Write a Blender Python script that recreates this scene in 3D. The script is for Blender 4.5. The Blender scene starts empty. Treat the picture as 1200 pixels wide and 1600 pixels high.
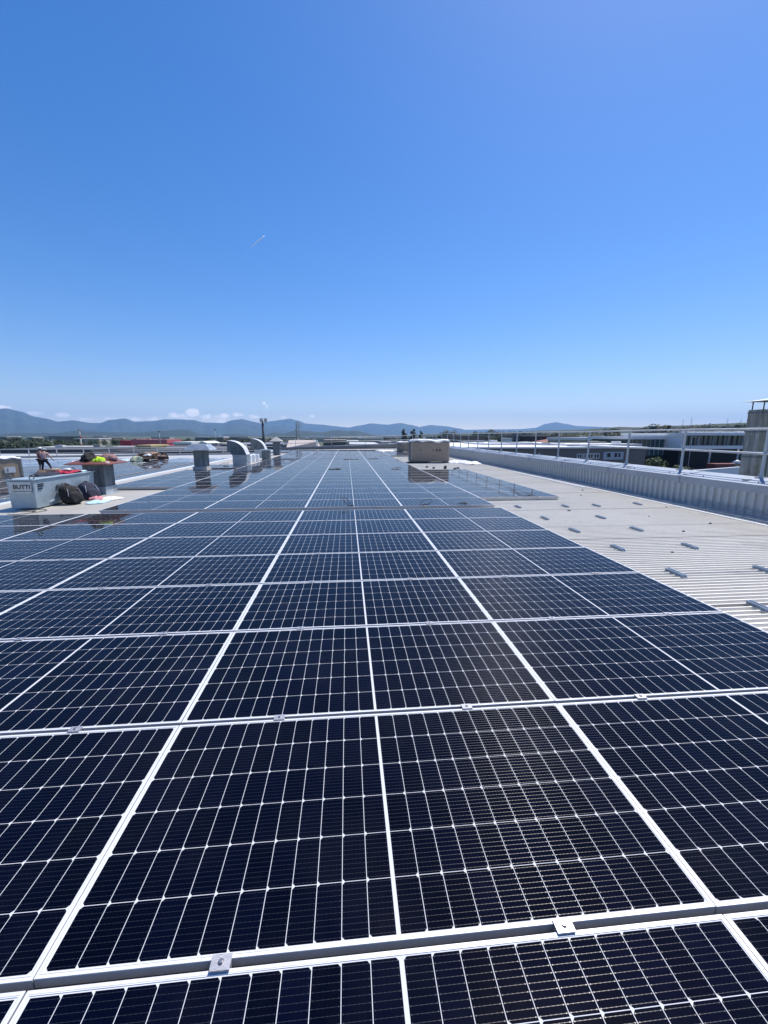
import bpy, bmesh, math, random
from mathutils import Vector, Matrix, noise
R = math.radians
rnd = random.Random(7)
sc = bpy.context.scene
COL = sc.collection

# ------------------------------------------------------------------ camera
F_PX, YAW, PITCH, ROLL, EYE = 641.384, 0.089374, 0.184304, 0.00084, 1.64977
cy, sy, cp, sp = math.cos(YAW), math.sin(YAW), math.cos(PITCH), math.sin(PITCH)
fw0 = Vector((sy, cy, 0)); rt = Vector((cy, -sy, 0)); up0 = Vector((0, 0, 1))
FW = fw0*cp - up0*sp; UP = up0*cp + fw0*sp
RT2 = rt*math.cos(ROLL) + UP*math.sin(ROLL); UP2 = UP*math.cos(ROLL) - rt*math.sin(ROLL)
cam = bpy.data.cameras.new('camera'); co = bpy.data.objects.new('camera', cam); COL.objects.link(co)
m = Matrix.Identity(4)
for i in range(3):
    m[i][0] = RT2[i]; m[i][1] = UP2[i]; m[i][2] = -FW[i]
m[2][3] = EYE
co.matrix_world = m
cam.sensor_fit = 'VERTICAL'; cam.sensor_height = 36; cam.lens = F_PX/1600*36
cam.clip_start = 0.05; cam.clip_end = 120000
sc.camera = co

def ray(px, py):
    return FW + RT2*((px-600)/F_PX) - UP2*((py-800)/F_PX)
def atY(px, py, Y):                      # survey helper: sight line -> place at distance Y
    d = ray(px, py); t = Y/d.y
    return Vector((0, 0, EYE)) + d*t

# ------------------------------------------------------------------ helpers
def link(o, parent=None):
    COL.objects.link(o)
    if parent is not None: o.parent = parent
    return o
def tag(o, label=None, cat=None, group=None, kind=None):
    if label: o['label'] = label
    if cat: o['category'] = cat
    if group: o['group'] = group
    if kind: o['kind'] = kind
    return o
def thing(name, label, cat, loc=(0,0,0), rz=0, group=None):
    o = bpy.data.objects.new(name, None); link(o)
    o.empty_display_size = 0.1
    o.location = loc; o.rotation_euler = (0, 0, rz)
    return tag(o, label, cat, group)
class MB:
    def __init__(s): s.bm = bmesh.new(); s.mi = 0
    def box(s, x0, x1, y0, y1, z0, z1, mi=None):
        b = s.bm
        v = [b.verts.new(p) for p in ((x0,y0,z0),(x1,y0,z0),(x1,y1,z0),(x0,y1,z0),(x0,y0,z1),(x1,y0,z1),(x1,y1,z1),(x0,y1,z1))]
        for f in ((0,3,2,1),(4,5,6,7),(0,1,5,4),(1,2,6,5),(2,3,7,6),(3,0,4,7)):
            fc = b.faces.new([v[i] for i in f]); fc.material_index = s.mi if mi is None else mi
        return v
    def hexa(s, bot, top):               # 4 bottom points, 4 top points
        b = s.bm; v = [b.verts.new(p) for p in list(bot)+list(top)]
        for f in ((0,3,2,1),(4,5,6,7),(0,1,5,4),(1,2,6,5),(2,3,7,6),(3,0,4,7)):
            fc = b.faces.new([v[i] for i in f]); fc.material_index = s.mi
        return v
    def prism(s, prof, y0, y1, axis='Y'):  # closed profile (x,z), extruded along y (or profile (y,z) along x)
        b = s.bm
        mk = (lambda p, t: (p[0], t, p[1])) if axis == 'Y' else (lambda p, t: (t, p[0], p[1]))
        A = [b.verts.new(mk(p, y0)) for p in prof]; B = [b.verts.new(mk(p, y1)) for p in prof]
        n = len(prof)
        for i in range(n):
            f = b.faces.new((A[i], A[(i+1)%n], B[(i+1)%n], B[i])); f.material_index = s.mi
        f = b.faces.new(A[::-1]); f.material_index = s.mi
        f = b.faces.new(B); f.material_index = s.mi
    def tube(s, pts, rad, seg=8, cap=True):
        b = s.bm; pts = [Vector(p) for p in pts]
        if not hasattr(rad, '__len__'): rad = [rad]*len(pts)
        rings = []; prev = None
        for i, p in enumerate(pts):
            d = (pts[min(i+1, len(pts)-1)] - pts[max(i-1, 0)])
            if d.length < 1e-9: d = Vector((0,0,1))
            d.normalize()
            if prev is None:
                a = d.orthogonal().normalized()
            else:
                a = (prev - d*prev.dot(d))
                a = a.normalized() if a.length > 1e-6 else d.orthogonal().normalized()
            prev = a; c = d.cross(a)
            rings.append([b.verts.new(p + (a*math.cos(2*math.pi*k/seg) + c*math.sin(2*math.pi*k/seg))*rad[i]) for k in range(seg)])
        for i in range(len(rings)-1):
            for k in range(seg):
                f = b.faces.new((rings[i][k], rings[i][(k+1)%seg], rings[i+1][(k+1)%seg], rings[i+1][k])); f.material_index = s.mi; f.smooth = True
        if cap:
            b.faces.new(rings[0][::-1]).material_index = s.mi; b.faces.new(rings[-1]).material_index = s.mi
    def ball(s, c, r, sub=2, sq=(1,1,1)):
        g = bmesh.ops.create_icosphere(s.bm, subdivisions=sub, radius=1)
        for v in g['verts']:
            v.co = Vector((v.co.x*r*sq[0]+c[0], v.co.y*r*sq[1]+c[1], v.co.z*r*sq[2]+c[2]))
        for v in g['verts']:
            for f in v.link_faces: f.smooth = True; f.material_index = s.mi
        return g['verts']
    def mesh(s, name, mats):
        me = bpy.data.meshes.new(name)
        bmesh.ops.recalc_face_normals(s.bm, faces=s.bm.faces)
        s.bm.to_mesh(me); s.bm.free()
        for m_ in (mats if isinstance(mats, (list, tuple)) else [mats]): me.materials.append(m_)
        return me
    def build(s, name, mats, parent=None, loc=None):
        o = bpy.data.objects.new(name, s.mesh(name, mats)); link(o, parent)
        if loc: o.location = loc
        return o
def bevel(o, w=0.01, seg=2):
    mo = o.modifiers.new('bevel', 'BEVEL'); mo.width = w; mo.segments = seg; mo.limit_method = 'ANGLE'
    return o
def copy_tree(o, parent=None):
    c = o.copy(); link(c, parent)
    for ch in list(o.children): copy_tree(ch, c)
    return c

# ------------------------------------------------------------------ materials
class NT:
    def __init__(s, name):
        s.m = bpy.data.materials.new(name); s.m.use_nodes = True; s.t = s.m.node_tree
        s.t.nodes.clear(); s.out = s.n('ShaderNodeOutputMaterial')
    def n(s, ty, **kw):
        nd = s.t.nodes.new(ty)
        for k, v in kw.items(): setattr(nd, k, v)
        return nd
    def put(s, sock, v):
        if isinstance(v, bpy.types.NodeSocket): s.t.links.new(v, sock)
        elif v is not None: sock.default_value = v
    def M(s, op, a, b=None, c=None):
        nd = s.n('ShaderNodeMath', operation=op)
        for i, v in enumerate((a, b, c)):
            if v is not None: s.put(nd.inputs[i], v)
        return nd.outputs[0]
    def mix(s, f, a, b):
        nd = s.n('ShaderNodeMix', data_type='RGBA')
        s.put(nd.inputs[0], f); s.put(nd.inputs[6], a); s.put(nd.inputs[7], b)
        return nd.outputs[2]
    def noise(s, vec, scale, detail=4, rough=.55):
        nd = s.n('ShaderNodeTexNoise'); s.put(nd.inputs['Vector'], vec)
        nd.inputs['Scale'].default_value = scale; nd.inputs['Detail'].default_value = detail; nd.inputs['Roughness'].default_value = rough
        return nd.outputs[0]
    def ramp(s, v, lo, hi):
        nd = s.n('ShaderNodeMapRange'); s.put(nd.inputs[0], v)
        nd.inputs[1].default_value = lo; nd.inputs[2].default_value = hi
        return nd.outputs[0]
    def bsdf(s, **kw):
        nd = s.n('ShaderNodeBsdfPrincipled')
        for k, v in kw.items(): s.put(nd.inputs[k.replace('_', ' ')], v)
        return nd
    def done(s, sh): s.t.links.new(sh, s.out.inputs[0]); return s.m
def rgb(c): return (c[0], c[1], c[2], 1)
def mat(name, c, rough=.6, metal=0, var=.15, scale=3., c2=None, bump=0, bscale=30., coords='Object', stretch=None, spec=.5):
    k = NT(name); tc = k.n('ShaderNodeTexCoord').outputs[coords]
    if stretch:
        mp = k.n('ShaderNodeMapping'); k.put(mp.inputs[0], tc); mp.inputs['Scale'].default_value = stretch; tc = mp.outputs[0]
    f = k.ramp(k.noise(tc, scale, 5, .6), .3, .7)
    a = rgb([x*(1-var) for x in c]); b = rgb(c2 if c2 else [min(1, x*(1+var)) for x in c])
    p = k.bsdf(Base_Color=k.mix(f, a, b), Roughness=k.M('ADD', rough-.07, k.M('MULTIPLY', f, .14)), Metallic=metal)
    p.inputs['Specular IOR Level'].default_value = spec
    if bump:
        bn = k.n('ShaderNodeBump'); bn.inputs['Strength'].default_value = bump; bn.inputs['Distance'].default_value = .02
        k.put(bn.inputs['Height'], k.noise(tc, bscale, 4)); k.put(p.inputs['Normal'], bn.outputs[0])
    return k.done(p.outputs[0])

def panel_glass(name, outward):
    k = NT(name); ob = k.n('ShaderNodeTexCoord').outputs['Object']
    sep = k.n('ShaderNodeSeparateXYZ'); k.put(sep.inputs[0], ob); x, y = sep.outputs[0], sep.outputs[1]
    M = k.M; PX, PY = .0926, .1835
    u = M('DIVIDE', M('SUBTRACT', M('ABSOLUTE', x), .0065), PX); fu = M('FRACT', u)
    v = M('DIVIDE', M('ADD', y, 3*PY), PY); fv = M('FRACT', v)
    du = M('MULTIPLY', M('SUBTRACT', .5, M('ABSOLUTE', M('SUBTRACT', fu, .5))), PX)
    dv = M('MULTIPLY', M('SUBTRACT', .5, M('ABSOLUTE', M('SUBTRACT', fv, .5))), PY)
    side = M('MULTIPLY', M('SUBTRACT', 1., fu) if outward else fu, PX)
    c = M('MULTIPLY', M('GREATER_THAN', du, .00112), M('GREATER_THAN', dv, .00105))
    c = M('MULTIPLY', c, M('GREATER_THAN', M('ADD', side, dv), .0115))
    c = M('MULTIPLY', c, M('MULTIPLY', M('GREATER_THAN', u, 0.), M('LESS_THAN', u, 12.)))
    cell = M('MULTIPLY', c, M('MULTIPLY', M('GREATER_THAN', v, 0.), M('LESS_THAN', v, 6.)))
    # bus wires with solder pads
    w = M('MULTIPLY', M('ABSOLUTE', M('SUBTRACT', M('FRACT', M('MULTIPLY', fv, 10.)), .5)), PY/10)
    line = M('LESS_THAN', w, .00042)
    pad = M('LESS_THAN', M('ABSOLUTE', M('SUBTRACT', M('FRACT', M('MULTIPLY', fu, 6.)), .5)), .09)
    pads = M('MULTIPLY', pad, M('LESS_THAN', w, .0009))
    ends = M('MULTIPLY', M('LESS_THAN', du, .0085), M('MULTIPLY', M('GREATER_THAN', du, .0055), M('LESS_THAN', w, .0014)))
    wire = M('MULTIPLY', cell, M('MAXIMUM', M('MAXIMUM', M('MULTIPLY', line, .5), M('MULTIPLY', pads, .55)), M('MULTIPLY', ends, .8)))
    # each cell its own shade
    oi = k.n('ShaderNodeObjectInfo').outputs['Random']
    cmb = k.n('ShaderNodeCombineXYZ')
    k.put(cmb.inputs[0], M('ADD', M('MULTIPLY', M('FLOOR', u), M('SIGN', x)), M('MULTIPLY', oi, 91.)))
    k.put(cmb.inputs[1], M('FLOOR', v)); k.put(cmb.inputs[2], M('SIGN', x))
    wn = k.n('ShaderNodeTexWhiteNoise'); k.put(wn.inputs[0], cmb.outputs[0])
    cc = k.mix(wn.outputs[0], (.0005, .0009, .0045, 1), (.0012, .0022, .012, 1))
    cc = k.mix(M('MULTIPLY', oi, .5), cc, (.0012, .0016, .006, 1))
    base = k.mix(cell, (.62, .63, .65, 1), cc)
    geo = k.n('ShaderNodeNewGeometry').outputs['Position']
    dn = k.noise(geo, 1.3, 6, .65); dust = M('MULTIPLY', k.ramp(dn, .45, .8), .014)
    dn2 = k.noise(geo, 55., 3, .7); dust = M('ADD', dust, M('MULTIPLY', M('MULTIPLY', k.ramp(dn2, .62, .75), k.ramp(dn, .56, .66)), .09))
    base = k.mix(M('MULTIPLY', wire, .5), base, (.20, .20, .22, 1))
    base = k.mix(dust, base, (.42, .41, .39, 1))
    p = k.bsdf(Base_Color=base, Roughness=.35)
    p.inputs['Specular IOR Level'].default_value = .0
    p.inputs['Coat Weight'].default_value = .78; p.inputs['Coat IOR'].default_value = 1.24
    k.put(p.inputs['Coat Roughness'], M('ADD', .028, M('MULTIPLY', k.ramp(dn, .4, .8), .04)))
    g = k.n('ShaderNodeBsdfAnisotropic'); g.inputs['Color'].default_value = (.125, .125, .125, 1)
    g.inputs['Roughness'].default_value = .46; g.inputs['Anisotropy'].default_value = .62
    tv = k.n('ShaderNodeCombineXYZ'); tv.inputs[0].default_value = 1; k.put(g.inputs['Tangent'], tv.outputs[0])
    mx = k.n('ShaderNodeMixShader'); k.put(mx.inputs[0], wire)
    k.t.links.new(p.outputs[0], mx.inputs[1]); k.t.links.new(g.outputs[0], mx.inputs[2])
    return k.done(mx.outputs[0])

GLASS_A = panel_glass('solar_glass', True)
GLASS_B = panel_glass('solar_glass_turned', False)
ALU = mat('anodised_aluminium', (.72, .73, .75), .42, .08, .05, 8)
ALU_SHADE = mat('shade_toned_aluminium', (.42, .43, .46), .5, .3, .08, 8)  # same frame metal, with the shade on its side faces put into the colour
CLAMP = mat('clamp_aluminium', (.50, .49, .50), .4, .6, .2, 60, stretch=(1, 12, 1))
STEEL = mat('screw_steel', (.35, .35, .37), .35, .9, .1, 20)
GALV = mat('galvanised_steel', (.46, .50, .53), .42, .55, .22, 5)
GALV_L = mat('galvanised_sheet_box', (.36, .44, .49), .5, .35, .16, 3.5)
GALV_D = mat('weathered_duct_steel', (.16, .185, .195), .6, .3, .45, 4, stretch=(2.5, 2.5, .5))
GREYPAINT = mat('parapet_sheet', (.36, .40, .43), .55, .1, .05, 1.2)
COPING = mat('coping_sheet', (.27, .31, .37), .5, .2, .09, 1.5)
RAILM = mat('rail_galvanised', (.46, .49, .52), .55, .3, .1, 4)
def deckmat(name, a, b):
    k = NT(name); geo = k.n('ShaderNodeNewGeometry').outputs['Position']
    sep = k.n('ShaderNodeSeparateXYZ'); k.put(sep.inputs[0], geo)
    sheet = k.n('ShaderNodeTexWhiteNoise', noise_dimensions='1D'); k.put(sheet.inputs['W'], k.M('FLOOR', k.M('DIVIDE', sep.outputs[1], .93)))
    d1 = k.ramp(k.noise(geo, .55, 6, .65), .35, .7); d2 = k.ramp(k.noise(geo, 9., 5, .7), .35, .75)
    c = k.mix(d1, a, b); c = k.mix(k.M('MULTIPLY', sheet.outputs[0], .4), c, [x*.86 for x in b[:3]]+[1])
    c = k.mix(k.M('MULTIPLY', d2, .14), c, (.30, .29, .27, 1))
    mp = k.n('ShaderNodeMapping'); k.put(mp.inputs[0], geo); mp.inputs['Scale'].default_value = (.25, 7, 1)
    c = k.mix(k.M('MULTIPLY', k.ramp(k.noise(mp.outputs[0], 1.5, 5, .7), .5, .75), .16), c, (.33, .31, .28, 1))
    if 'corrugated' in name:               # sheet laps and rows of screws
        fy = k.M('FRACT', k.M('DIVIDE', sep.outputs[1], .93)); c = k.mix(k.M('MULTIPLY', k.M('LESS_THAN', fy, .022), .55), c, (.12, .12, .12, 1))
        fs = k.M('FRACT', k.M('DIVIDE', sep.outputs[1], .36)); fx_ = k.M('FRACT', k.M('DIVIDE', sep.outputs[0], .62))
        c = k.mix(k.M('MULTIPLY', k.M('MULTIPLY', k.M('LESS_THAN', fs, .05), k.M('LESS_THAN', fx_, .028)), .8), c, (.08, .08, .085, 1))
        st_ = k.ramp(k.noise(geo, 1.1, 7, .75), .56, .66); c = k.mix(k.M('MULTIPLY', st_, .22), c, (.28, .25, .20, 1))
    p = k.bsdf(Base_Color=c, Roughness=.55, Metallic=.1)
    return k.done(p.outputs[0])
DECK = deckmat('corrugated_deck_sheet', (.78, .73, .63, 1), (.88, .83, .73, 1))
SMOOTH = deckmat('pale_roof_membrane', (.40, .38, .34, 1), (.52, .49, .44, 1))
SMOOTH2 = deckmat('lower_roof_membrane', (.44, .44, .44, 1), (.54, .54, .53, 1))
CONC = mat('light_concrete', (.42, .41, .39), .8, 0, .12, 2)
BLACK = mat('black_cable', (.012, .012, .014), .5)
PADM = mat('white_film', (.80, .82, .84), .35, 0, .06, 5, bump=.5, bscale=6)
def cardm(name, c):
    return mat(name, c, .8, 0, .12, 3.2, stretch=(1, 1, 2.5), bump=.2, bscale=12)
CARD = cardm('brown_cardboard', (.25, .22, .19)); CARD2 = cardm('tan_cardboard', (.42, .31, .21)); CARDE = cardm('cardboard_edge_strip', (.30, .27, .24))
PRINT = mat('black_print', (.02, .02, .025), .6); WHITE = mat('white_paint', (.76, .76, .75), .5, 0, .05)
WOOD = mat('raw_pallet_wood', (.38, .26, .15), .8, 0, .2, 8)
REDCAP = mat('red_brown_painted_steel', (.20, .075, .060), .5, .1, .2, 6)

# ------------------------------------------------------------------ sun, sky, colour management
EL, AZ = R(61), R(43)                     # azimuth measured from +Y towards +X
S = Vector((math.cos(EL)*math.sin(AZ), math.cos(EL)*math.cos(AZ), math.sin(EL)))
sl = bpy.data.lights.new('sun', 'SUN'); sl.energy = 4.6; sl.angle = R(.53); sl.color = (1, .945, .86)
so = bpy.data.objects.new('sun', sl); link(so); so.rotation_euler = (-S).to_track_quat('-Z', 'Y').to_euler()
w = bpy.data.worlds.new('World'); sc.world = w; w.use_nodes = True; nt = w.node_tree; nt.nodes.clear()
sky = nt.nodes.new('ShaderNodeTexSky'); sky.sky_type = 'NISHITA'; sky.sun_disc = False
sky.sun_elevation = EL; sky.sun_rotation = AZ; sky.altitude = 0; sky.air_density = 1.0; sky.dust_density = .35; sky.ozone_density = 2.2
hs = nt.nodes.new('ShaderNodeHueSaturation'); hs.inputs['Saturation'].default_value = 1.38; hs.inputs['Hue'].default_value = .509
bg = nt.nodes.new('ShaderNodeBackground'); bg.inputs[1].default_value = .131
wo = nt.nodes.new('ShaderNodeOutputWorld')
nt.links.new(sky.outputs[0], hs.inputs['Color']); tcw = nt.nodes.new('ShaderNodeTexCoord'); sxw = nt.nodes.new('ShaderNodeSeparateXYZ'); nt.links.new(tcw.outputs['Generated'], sxw.inputs[0])
ab = nt.nodes.new('ShaderNodeMath'); ab.operation = 'ABSOLUTE'; nt.links.new(sxw.outputs[2], ab.inputs[0])
mu = nt.nodes.new('ShaderNodeMath'); mu.operation = 'MULTIPLY'; mu.inputs[1].default_value = -50; nt.links.new(ab.outputs[0], mu.inputs[0])
ex = nt.nodes.new('ShaderNodeMath'); ex.operation = 'EXPONENT'; nt.links.new(mu.outputs[0], ex.inputs[0])
mh = nt.nodes.new('ShaderNodeMix'); mh.data_type = 'RGBA'; mh.blend_type = 'ADD'; nt.links.new(ex.outputs[0], mh.inputs[0])     # bright air low over the horizon
nt.links.new(hs.outputs[0], mh.inputs[6]); mh.inputs[7].default_value = (6.2, 5.6, 4.6, 1)
# small fair-weather clouds low over the left mountains, part of the sky itself
def wm(op, a, b=None, c=None):
    nd = nt.nodes.new('ShaderNodeMath'); nd.operation = op
    for i, v in enumerate((a, b, c)):
        if v is None: continue
        if isinstance(v, bpy.types.NodeSocket): nt.links.new(v, nd.inputs[i])
        else: nd.inputs[i].default_value = v
    return nd.outputs[0]
az_ = wm('ARCTAN2', sxw.outputs[0], sxw.outputs[1]); el_ = wm('ARCSINE', sxw.outputs[2])
nz_ = nt.nodes.new('ShaderNodeTexNoise'); nz_.inputs['Scale'].default_value = 70; nz_.inputs['Detail'].default_value = 7; nz_.inputs['Roughness'].default_value = .62
nt.links.new(tcw.outputs['Generated'], nz_.inputs['Vector'])
acc = None
for (px, py, wx, hy, st) in ((302,645,15,9,1.), (276,650,20,7,.75), (240,654,16,5,.6), (322,651,16,7,.7), (347,650,16,6,.65), (372,648,13,5,.65), (395,651,18,5,.4), (413,630,4,5,.6), (416,635,4,6,.5), (414,645,8,9,.18), (97,648,11,5,.65), (52,646,16,4,.5), (4,637,14,4,.9), (170,654,14,3,.5), (134,655,12,3,.4), (445,652,10,4,.35), (488,650,10,4,.45), (210,655,20,4,.4), (320,657,110,6,.35)):
    d = ray(px, py); a0 = math.atan2(d.x, d.y); e0 = math.atan2(d.z, math.hypot(d.x, d.y)); sa = F_PX*1.25
    q = wm('ADD', wm('POWER', wm('ABSOLUTE', wm('DIVIDE', wm('SUBTRACT', az_, a0), wx/sa)), 2.), wm('POWER', wm('ABSOLUTE', wm('DIVIDE', wm('SUBTRACT', el_, e0), hy/sa)), 2.))
    f = wm('MULTIPLY', wm('MAXIMUM', wm('SUBTRACT', 1., q), 0.), st)
    acc = f if acc is None else wm('MAXIMUM', acc, f)
cm = nt.nodes.new('ShaderNodeMapRange'); nt.links.new(wm('ADD', acc, wm('MULTIPLY', wm('SUBTRACT', nz_.outputs[0], .5), wm('MULTIPLY', wm('MINIMUM', wm('MULTIPLY', acc, 4.), 1.), 2.2))), cm.inputs[0])
cm.inputs[1].default_value = .05; cm.inputs[2].default_value = .9; cm.interpolation_type = 'SMOOTHSTEP'
# the low air is milkier: trim its green
e2 = wm('EXPONENT', wm('MULTIPLY', ab.outputs[0], -6.5)); mt = nt.nodes.new('ShaderNodeMix'); mt.data_type = 'RGBA'; mt.blend_type = 'MULTIPLY'
nt.links.new(e2, mt.inputs[0]); nt.links.new(hs.outputs[0], mt.inputs[6]); mt.inputs[7].default_value = (.74, .68, .88, 1); nt.links.new(mt.outputs[2], mh.inputs[6])
mc = nt.nodes.new('ShaderNodeMix'); mc.data_type = 'RGBA'; nt.links.new(wm('MULTIPLY', cm.outputs[0], .8), mc.inputs[0]); nt.links.new(mh.outputs[2], mc.inputs[6]); mc.inputs[7].default_value = (10.5, 9.6, 9.2, 1)
nt.links.new(mc.outputs[2], bg.inputs[0]); nt.links.new(bg.outputs[0], wo.inputs[0])
sc.view_settings.view_transform = 'Standard'; sc.view_settings.look = 'None'; sc.view_settings.exposure = .25; sc.view_settings.gamma = 1
sc.render.engine = 'CYCLES'; sc.cycles.max_bounces = 8; sc.cycles.volume_bounces = 1; sc.cycles.transparent_max_bounces = 24
sc.cycles.use_denoising = True
try: sc.cycles.denoiser = 'OPENIMAGEDENOISE'
except Exception: pass
sc.cycles.sample_clamp_indirect = 6

# ------------------------------------------------------------------ solar panels
XL, Y0, PX, PY = -0.98907, 1.0590, 2.27613, 1.158
PW, PD = 2.271, 1.134
def panel_meshes():
    b = MB(); hw, hd, l = PW/2, PD/2, .0135
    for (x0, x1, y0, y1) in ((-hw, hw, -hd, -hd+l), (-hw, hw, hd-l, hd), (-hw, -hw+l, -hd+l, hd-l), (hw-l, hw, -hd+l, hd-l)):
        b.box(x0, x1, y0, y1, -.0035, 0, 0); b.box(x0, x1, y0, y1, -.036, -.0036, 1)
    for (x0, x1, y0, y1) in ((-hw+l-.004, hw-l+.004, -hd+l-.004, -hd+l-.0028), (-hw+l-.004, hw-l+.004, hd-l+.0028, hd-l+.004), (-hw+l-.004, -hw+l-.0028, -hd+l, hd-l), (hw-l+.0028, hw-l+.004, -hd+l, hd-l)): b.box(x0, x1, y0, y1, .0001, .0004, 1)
    fr = b.mesh('frame', [ALU, ALU_SHADE])
    for p in fr.polygons: p.use_smooth = False
    out = []
    for g in (GLASS_A, GLASS_B):
        b = MB(); b.box(-hw+l, hw-l, -hd+l, hd-l, -.008, -.0022); out.append(b.mesh('glass', g))
    return fr, out
FRAME, GL = panel_meshes()
def clamp_meshes():
    b = MB(); b.box(-.031, .031, -.021, .021, .0015, .0075)
    b.box(-.031, .031, -.0095, .0095, -.03, .0015)
    c = b.mesh('clamp', CLAMP)
    b = MB(); b.tube([(0,0,.0075), (0,0,.0105)], .0085, 12); b.tube([(0,0,.0105), (0,0,.0125)], [.0085,.0055], 12)
    b.tube([(0,0,.0125), (0,0,.0127)], .0028, 6)
    return c, b.mesh('bolt', STEEL)
CLM, BOLT = clamp_meshes()
def new_panel(glass=0, clamps=True):
    r = bpy.data.objects.new('solar_panel', None); link(r); r.empty_display_size = .1
    link(bpy.data.objects.new('frame', FRAME), r); link(bpy.data.objects.new('glass', GL[glass]), r)
    if clamps:
        for sx in (-.567, .567):
            c = link(bpy.data.objects.new('clamp', CLM), r); c.location = (sx+rnd.uniform(-.006,.006), -PY/2, 0)
            bb = link(bpy.data.objects.new('bolt', BOLT), c)
    return r
PROTO = {(g, c): None for g in (0, 1) for c in (False, True)}
def place_panel(x, y, z, glass, clamps, label, group):
    key = (glass, clamps)
    if PROTO[key] is None: PROTO[key] = r = new_panel(glass, clamps)
    else: r = copy_tree(PROTO[key])
    r.location = (x, y, z + rnd.uniform(-.0012, .0012)); r.rotation_euler = (rnd.uniform(-.0012, .0012), rnd.uniform(-.0009, .0009), rnd.uniform(-.0004, .0004))
    tag(r, label, 'solar panel', group)
    return r
ORD = ['first','second','third','fourth','fifth','sixth','seventh','eighth','ninth','tenth','eleventh','twelfth','thirteenth','fourteenth','fifteenth','sixteenth','seventeenth','eighteenth','nineteenth','twentieth']
def ordn(i):
    if i < 20: return ORD[i]
    tens = {2: 'twenty', 3: 'thirty', 4: 'forty'}; t_, u_ = divmod(i+1, 10)
    return tens[t_] + ('-' + ORD[u_-1] if u_ else 'th').replace('yth', 'ieth') if u_ else {2: 'twentieth', 3: 'thirtieth', 4: 'fortieth'}[t_]
COLN = {-3: 'far left column', -2: 'second column from the left', -1: 'column left of the centre', 0: 'centre column', 1: 'column right of the centre', 2: 'short outer right column'}
cx = lambda c: XL + (c+.5)*PX
for k in range(-1, 7):                                # front block; row -1 is the cut-off one at the bottom edge
    for c in range(-3, 2):
        yc = Y0 + (k+.5)*PY
        if k < 0 and c in (-3,): continue
        if k < 1 and c in (-3, -2): continue
        if c == -3 and k < 3: continue
        if k == -1:  yc = Y0 - .5*PY
        lab = ('solar panel cut by the bottom edge, ' if k == -1 else f'solar panel, {ordn(k)} full row of the near block, ') + COLN[c]
        place_panel(cx(c), yc, 0, 1 if k == -1 else 0, True, lab, 'solar panels in the near block')
YB = 9.540
def back(c, r0, r1, y0=YB, what='back block'):
    for k in range(r0, r1):
        place_panel(cx(c), y0 + (k+.5)*PY, 0, 0, k < 5, f'solar panel, {ordn(k)} row of the {what}, {COLN[c]}', 'solar panels in the back block')
for c in (-1, 0, 1): back(c, 0, 34)
back(-2, 0, 17); back(-2, 18, 34)
for k in range(6): place_panel(cx(-3), 13.9+(k+.5)*PY, 0, 0, False, f'solar panel beside the red-capped chimney strip, {ordn(k)} of its short row of six', 'solar panels beyond the red-capped chimney')
for k in range(2): place_panel(cx(-3), 22.05+(k+.5)*PY, 0, 0, False, f'solar panel just behind the square vent, {"nearer" if k == 0 else "farther"} of the two', 'solar panels behind the square vent')
for k in range(6): place_panel(cx(-3), 42.0+(k+.5)*PY, 0, 0, False, f'far solar panel past the last roof vent, {ordn(k)} of six', 'solar panels past the vents')
for k in range(8): place_panel(cx(2), 10.75+(k+.5)*PY, 0, 0, k == 0, f'solar panel of the outer right block mirroring the pallet and railing, {ordn(k)} row', 'outer right solar panels')
for k in range(8): place_panel(cx(2), 34.6+(k+.5)*PY, 0, 0, False, f'far right solar panel behind the cardboard pallet, {ordn(k)} row', 'solar panels behind the pallet')
# lower roof on the left: the nearest ones singly, the rest as one sheet of many
ZL = -.96
cand = []
for c in range(11):
    for k in range(32):
        x = -13.35 - c*2.52 - .14*(c % 2); y = 12.4 + (k+.5)*1.17
        d = Vector((x, y, ZL-EYE)); zc = d.dot(FW)
        px = 600 + F_PX*d.dot(RT2)/zc
        if px > -70 and not (y > 43.0 and -24.5 < x < -19): cand.append((d.length, x, y, c, k))
cand.sort()
n_single = 300 - sum(1 for o in COL.objects if o.name.startswith('solar_panel'))
for i, (d, x, y, c, k) in enumerate(cand[:n_single]):
    place_panel(x, y, ZL, 0, False, f'solar panel on the lower left roof, {ordn(c)} column from the roof step, {ordn(k)} row', 'solar panels on the lower roof')
b = MB(); hw, hd, l = PW/2, PD/2, .0135
for (d, x, y, c, k) in cand[n_single:]:
    for (x0, x1, y0, y1) in ((-hw, hw, -hd, -hd+l), (-hw, hw, hd-l, hd), (-hw, -hw+l, -hd+l, hd-l), (hw-l, hw, -hd+l, hd-l)):
        b.box(x+x0, x+x1, y+y0, y+y1, ZL-.036, ZL)
    b.box(x-.013, x+.013, y-hd+l, y+hd-l, ZL-.008, ZL-.0015, 0)
    b.box(x-hw+l, x+hw-l, y-hd+l, y+hd-l, ZL-.008, ZL-.0022, 1)
PLAIN = NT('distant_solar_glass'); p_ = PLAIN.bsdf(Base_Color=(.006, .010, .028, 1), Roughness=.35); p_.inputs['Coat Weight'].default_value = 1; p_.inputs['Coat Roughness'].default_value = .05; p_.inputs['Coat IOR'].default_value = 1.42
PLAIN = PLAIN.done(p_.outputs[0])
tag(b.build('solar_panels_far', [ALU, PLAIN]), 'rows of far solar panels covering the lower left roof', 'solar panels', kind='stuff')

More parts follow.
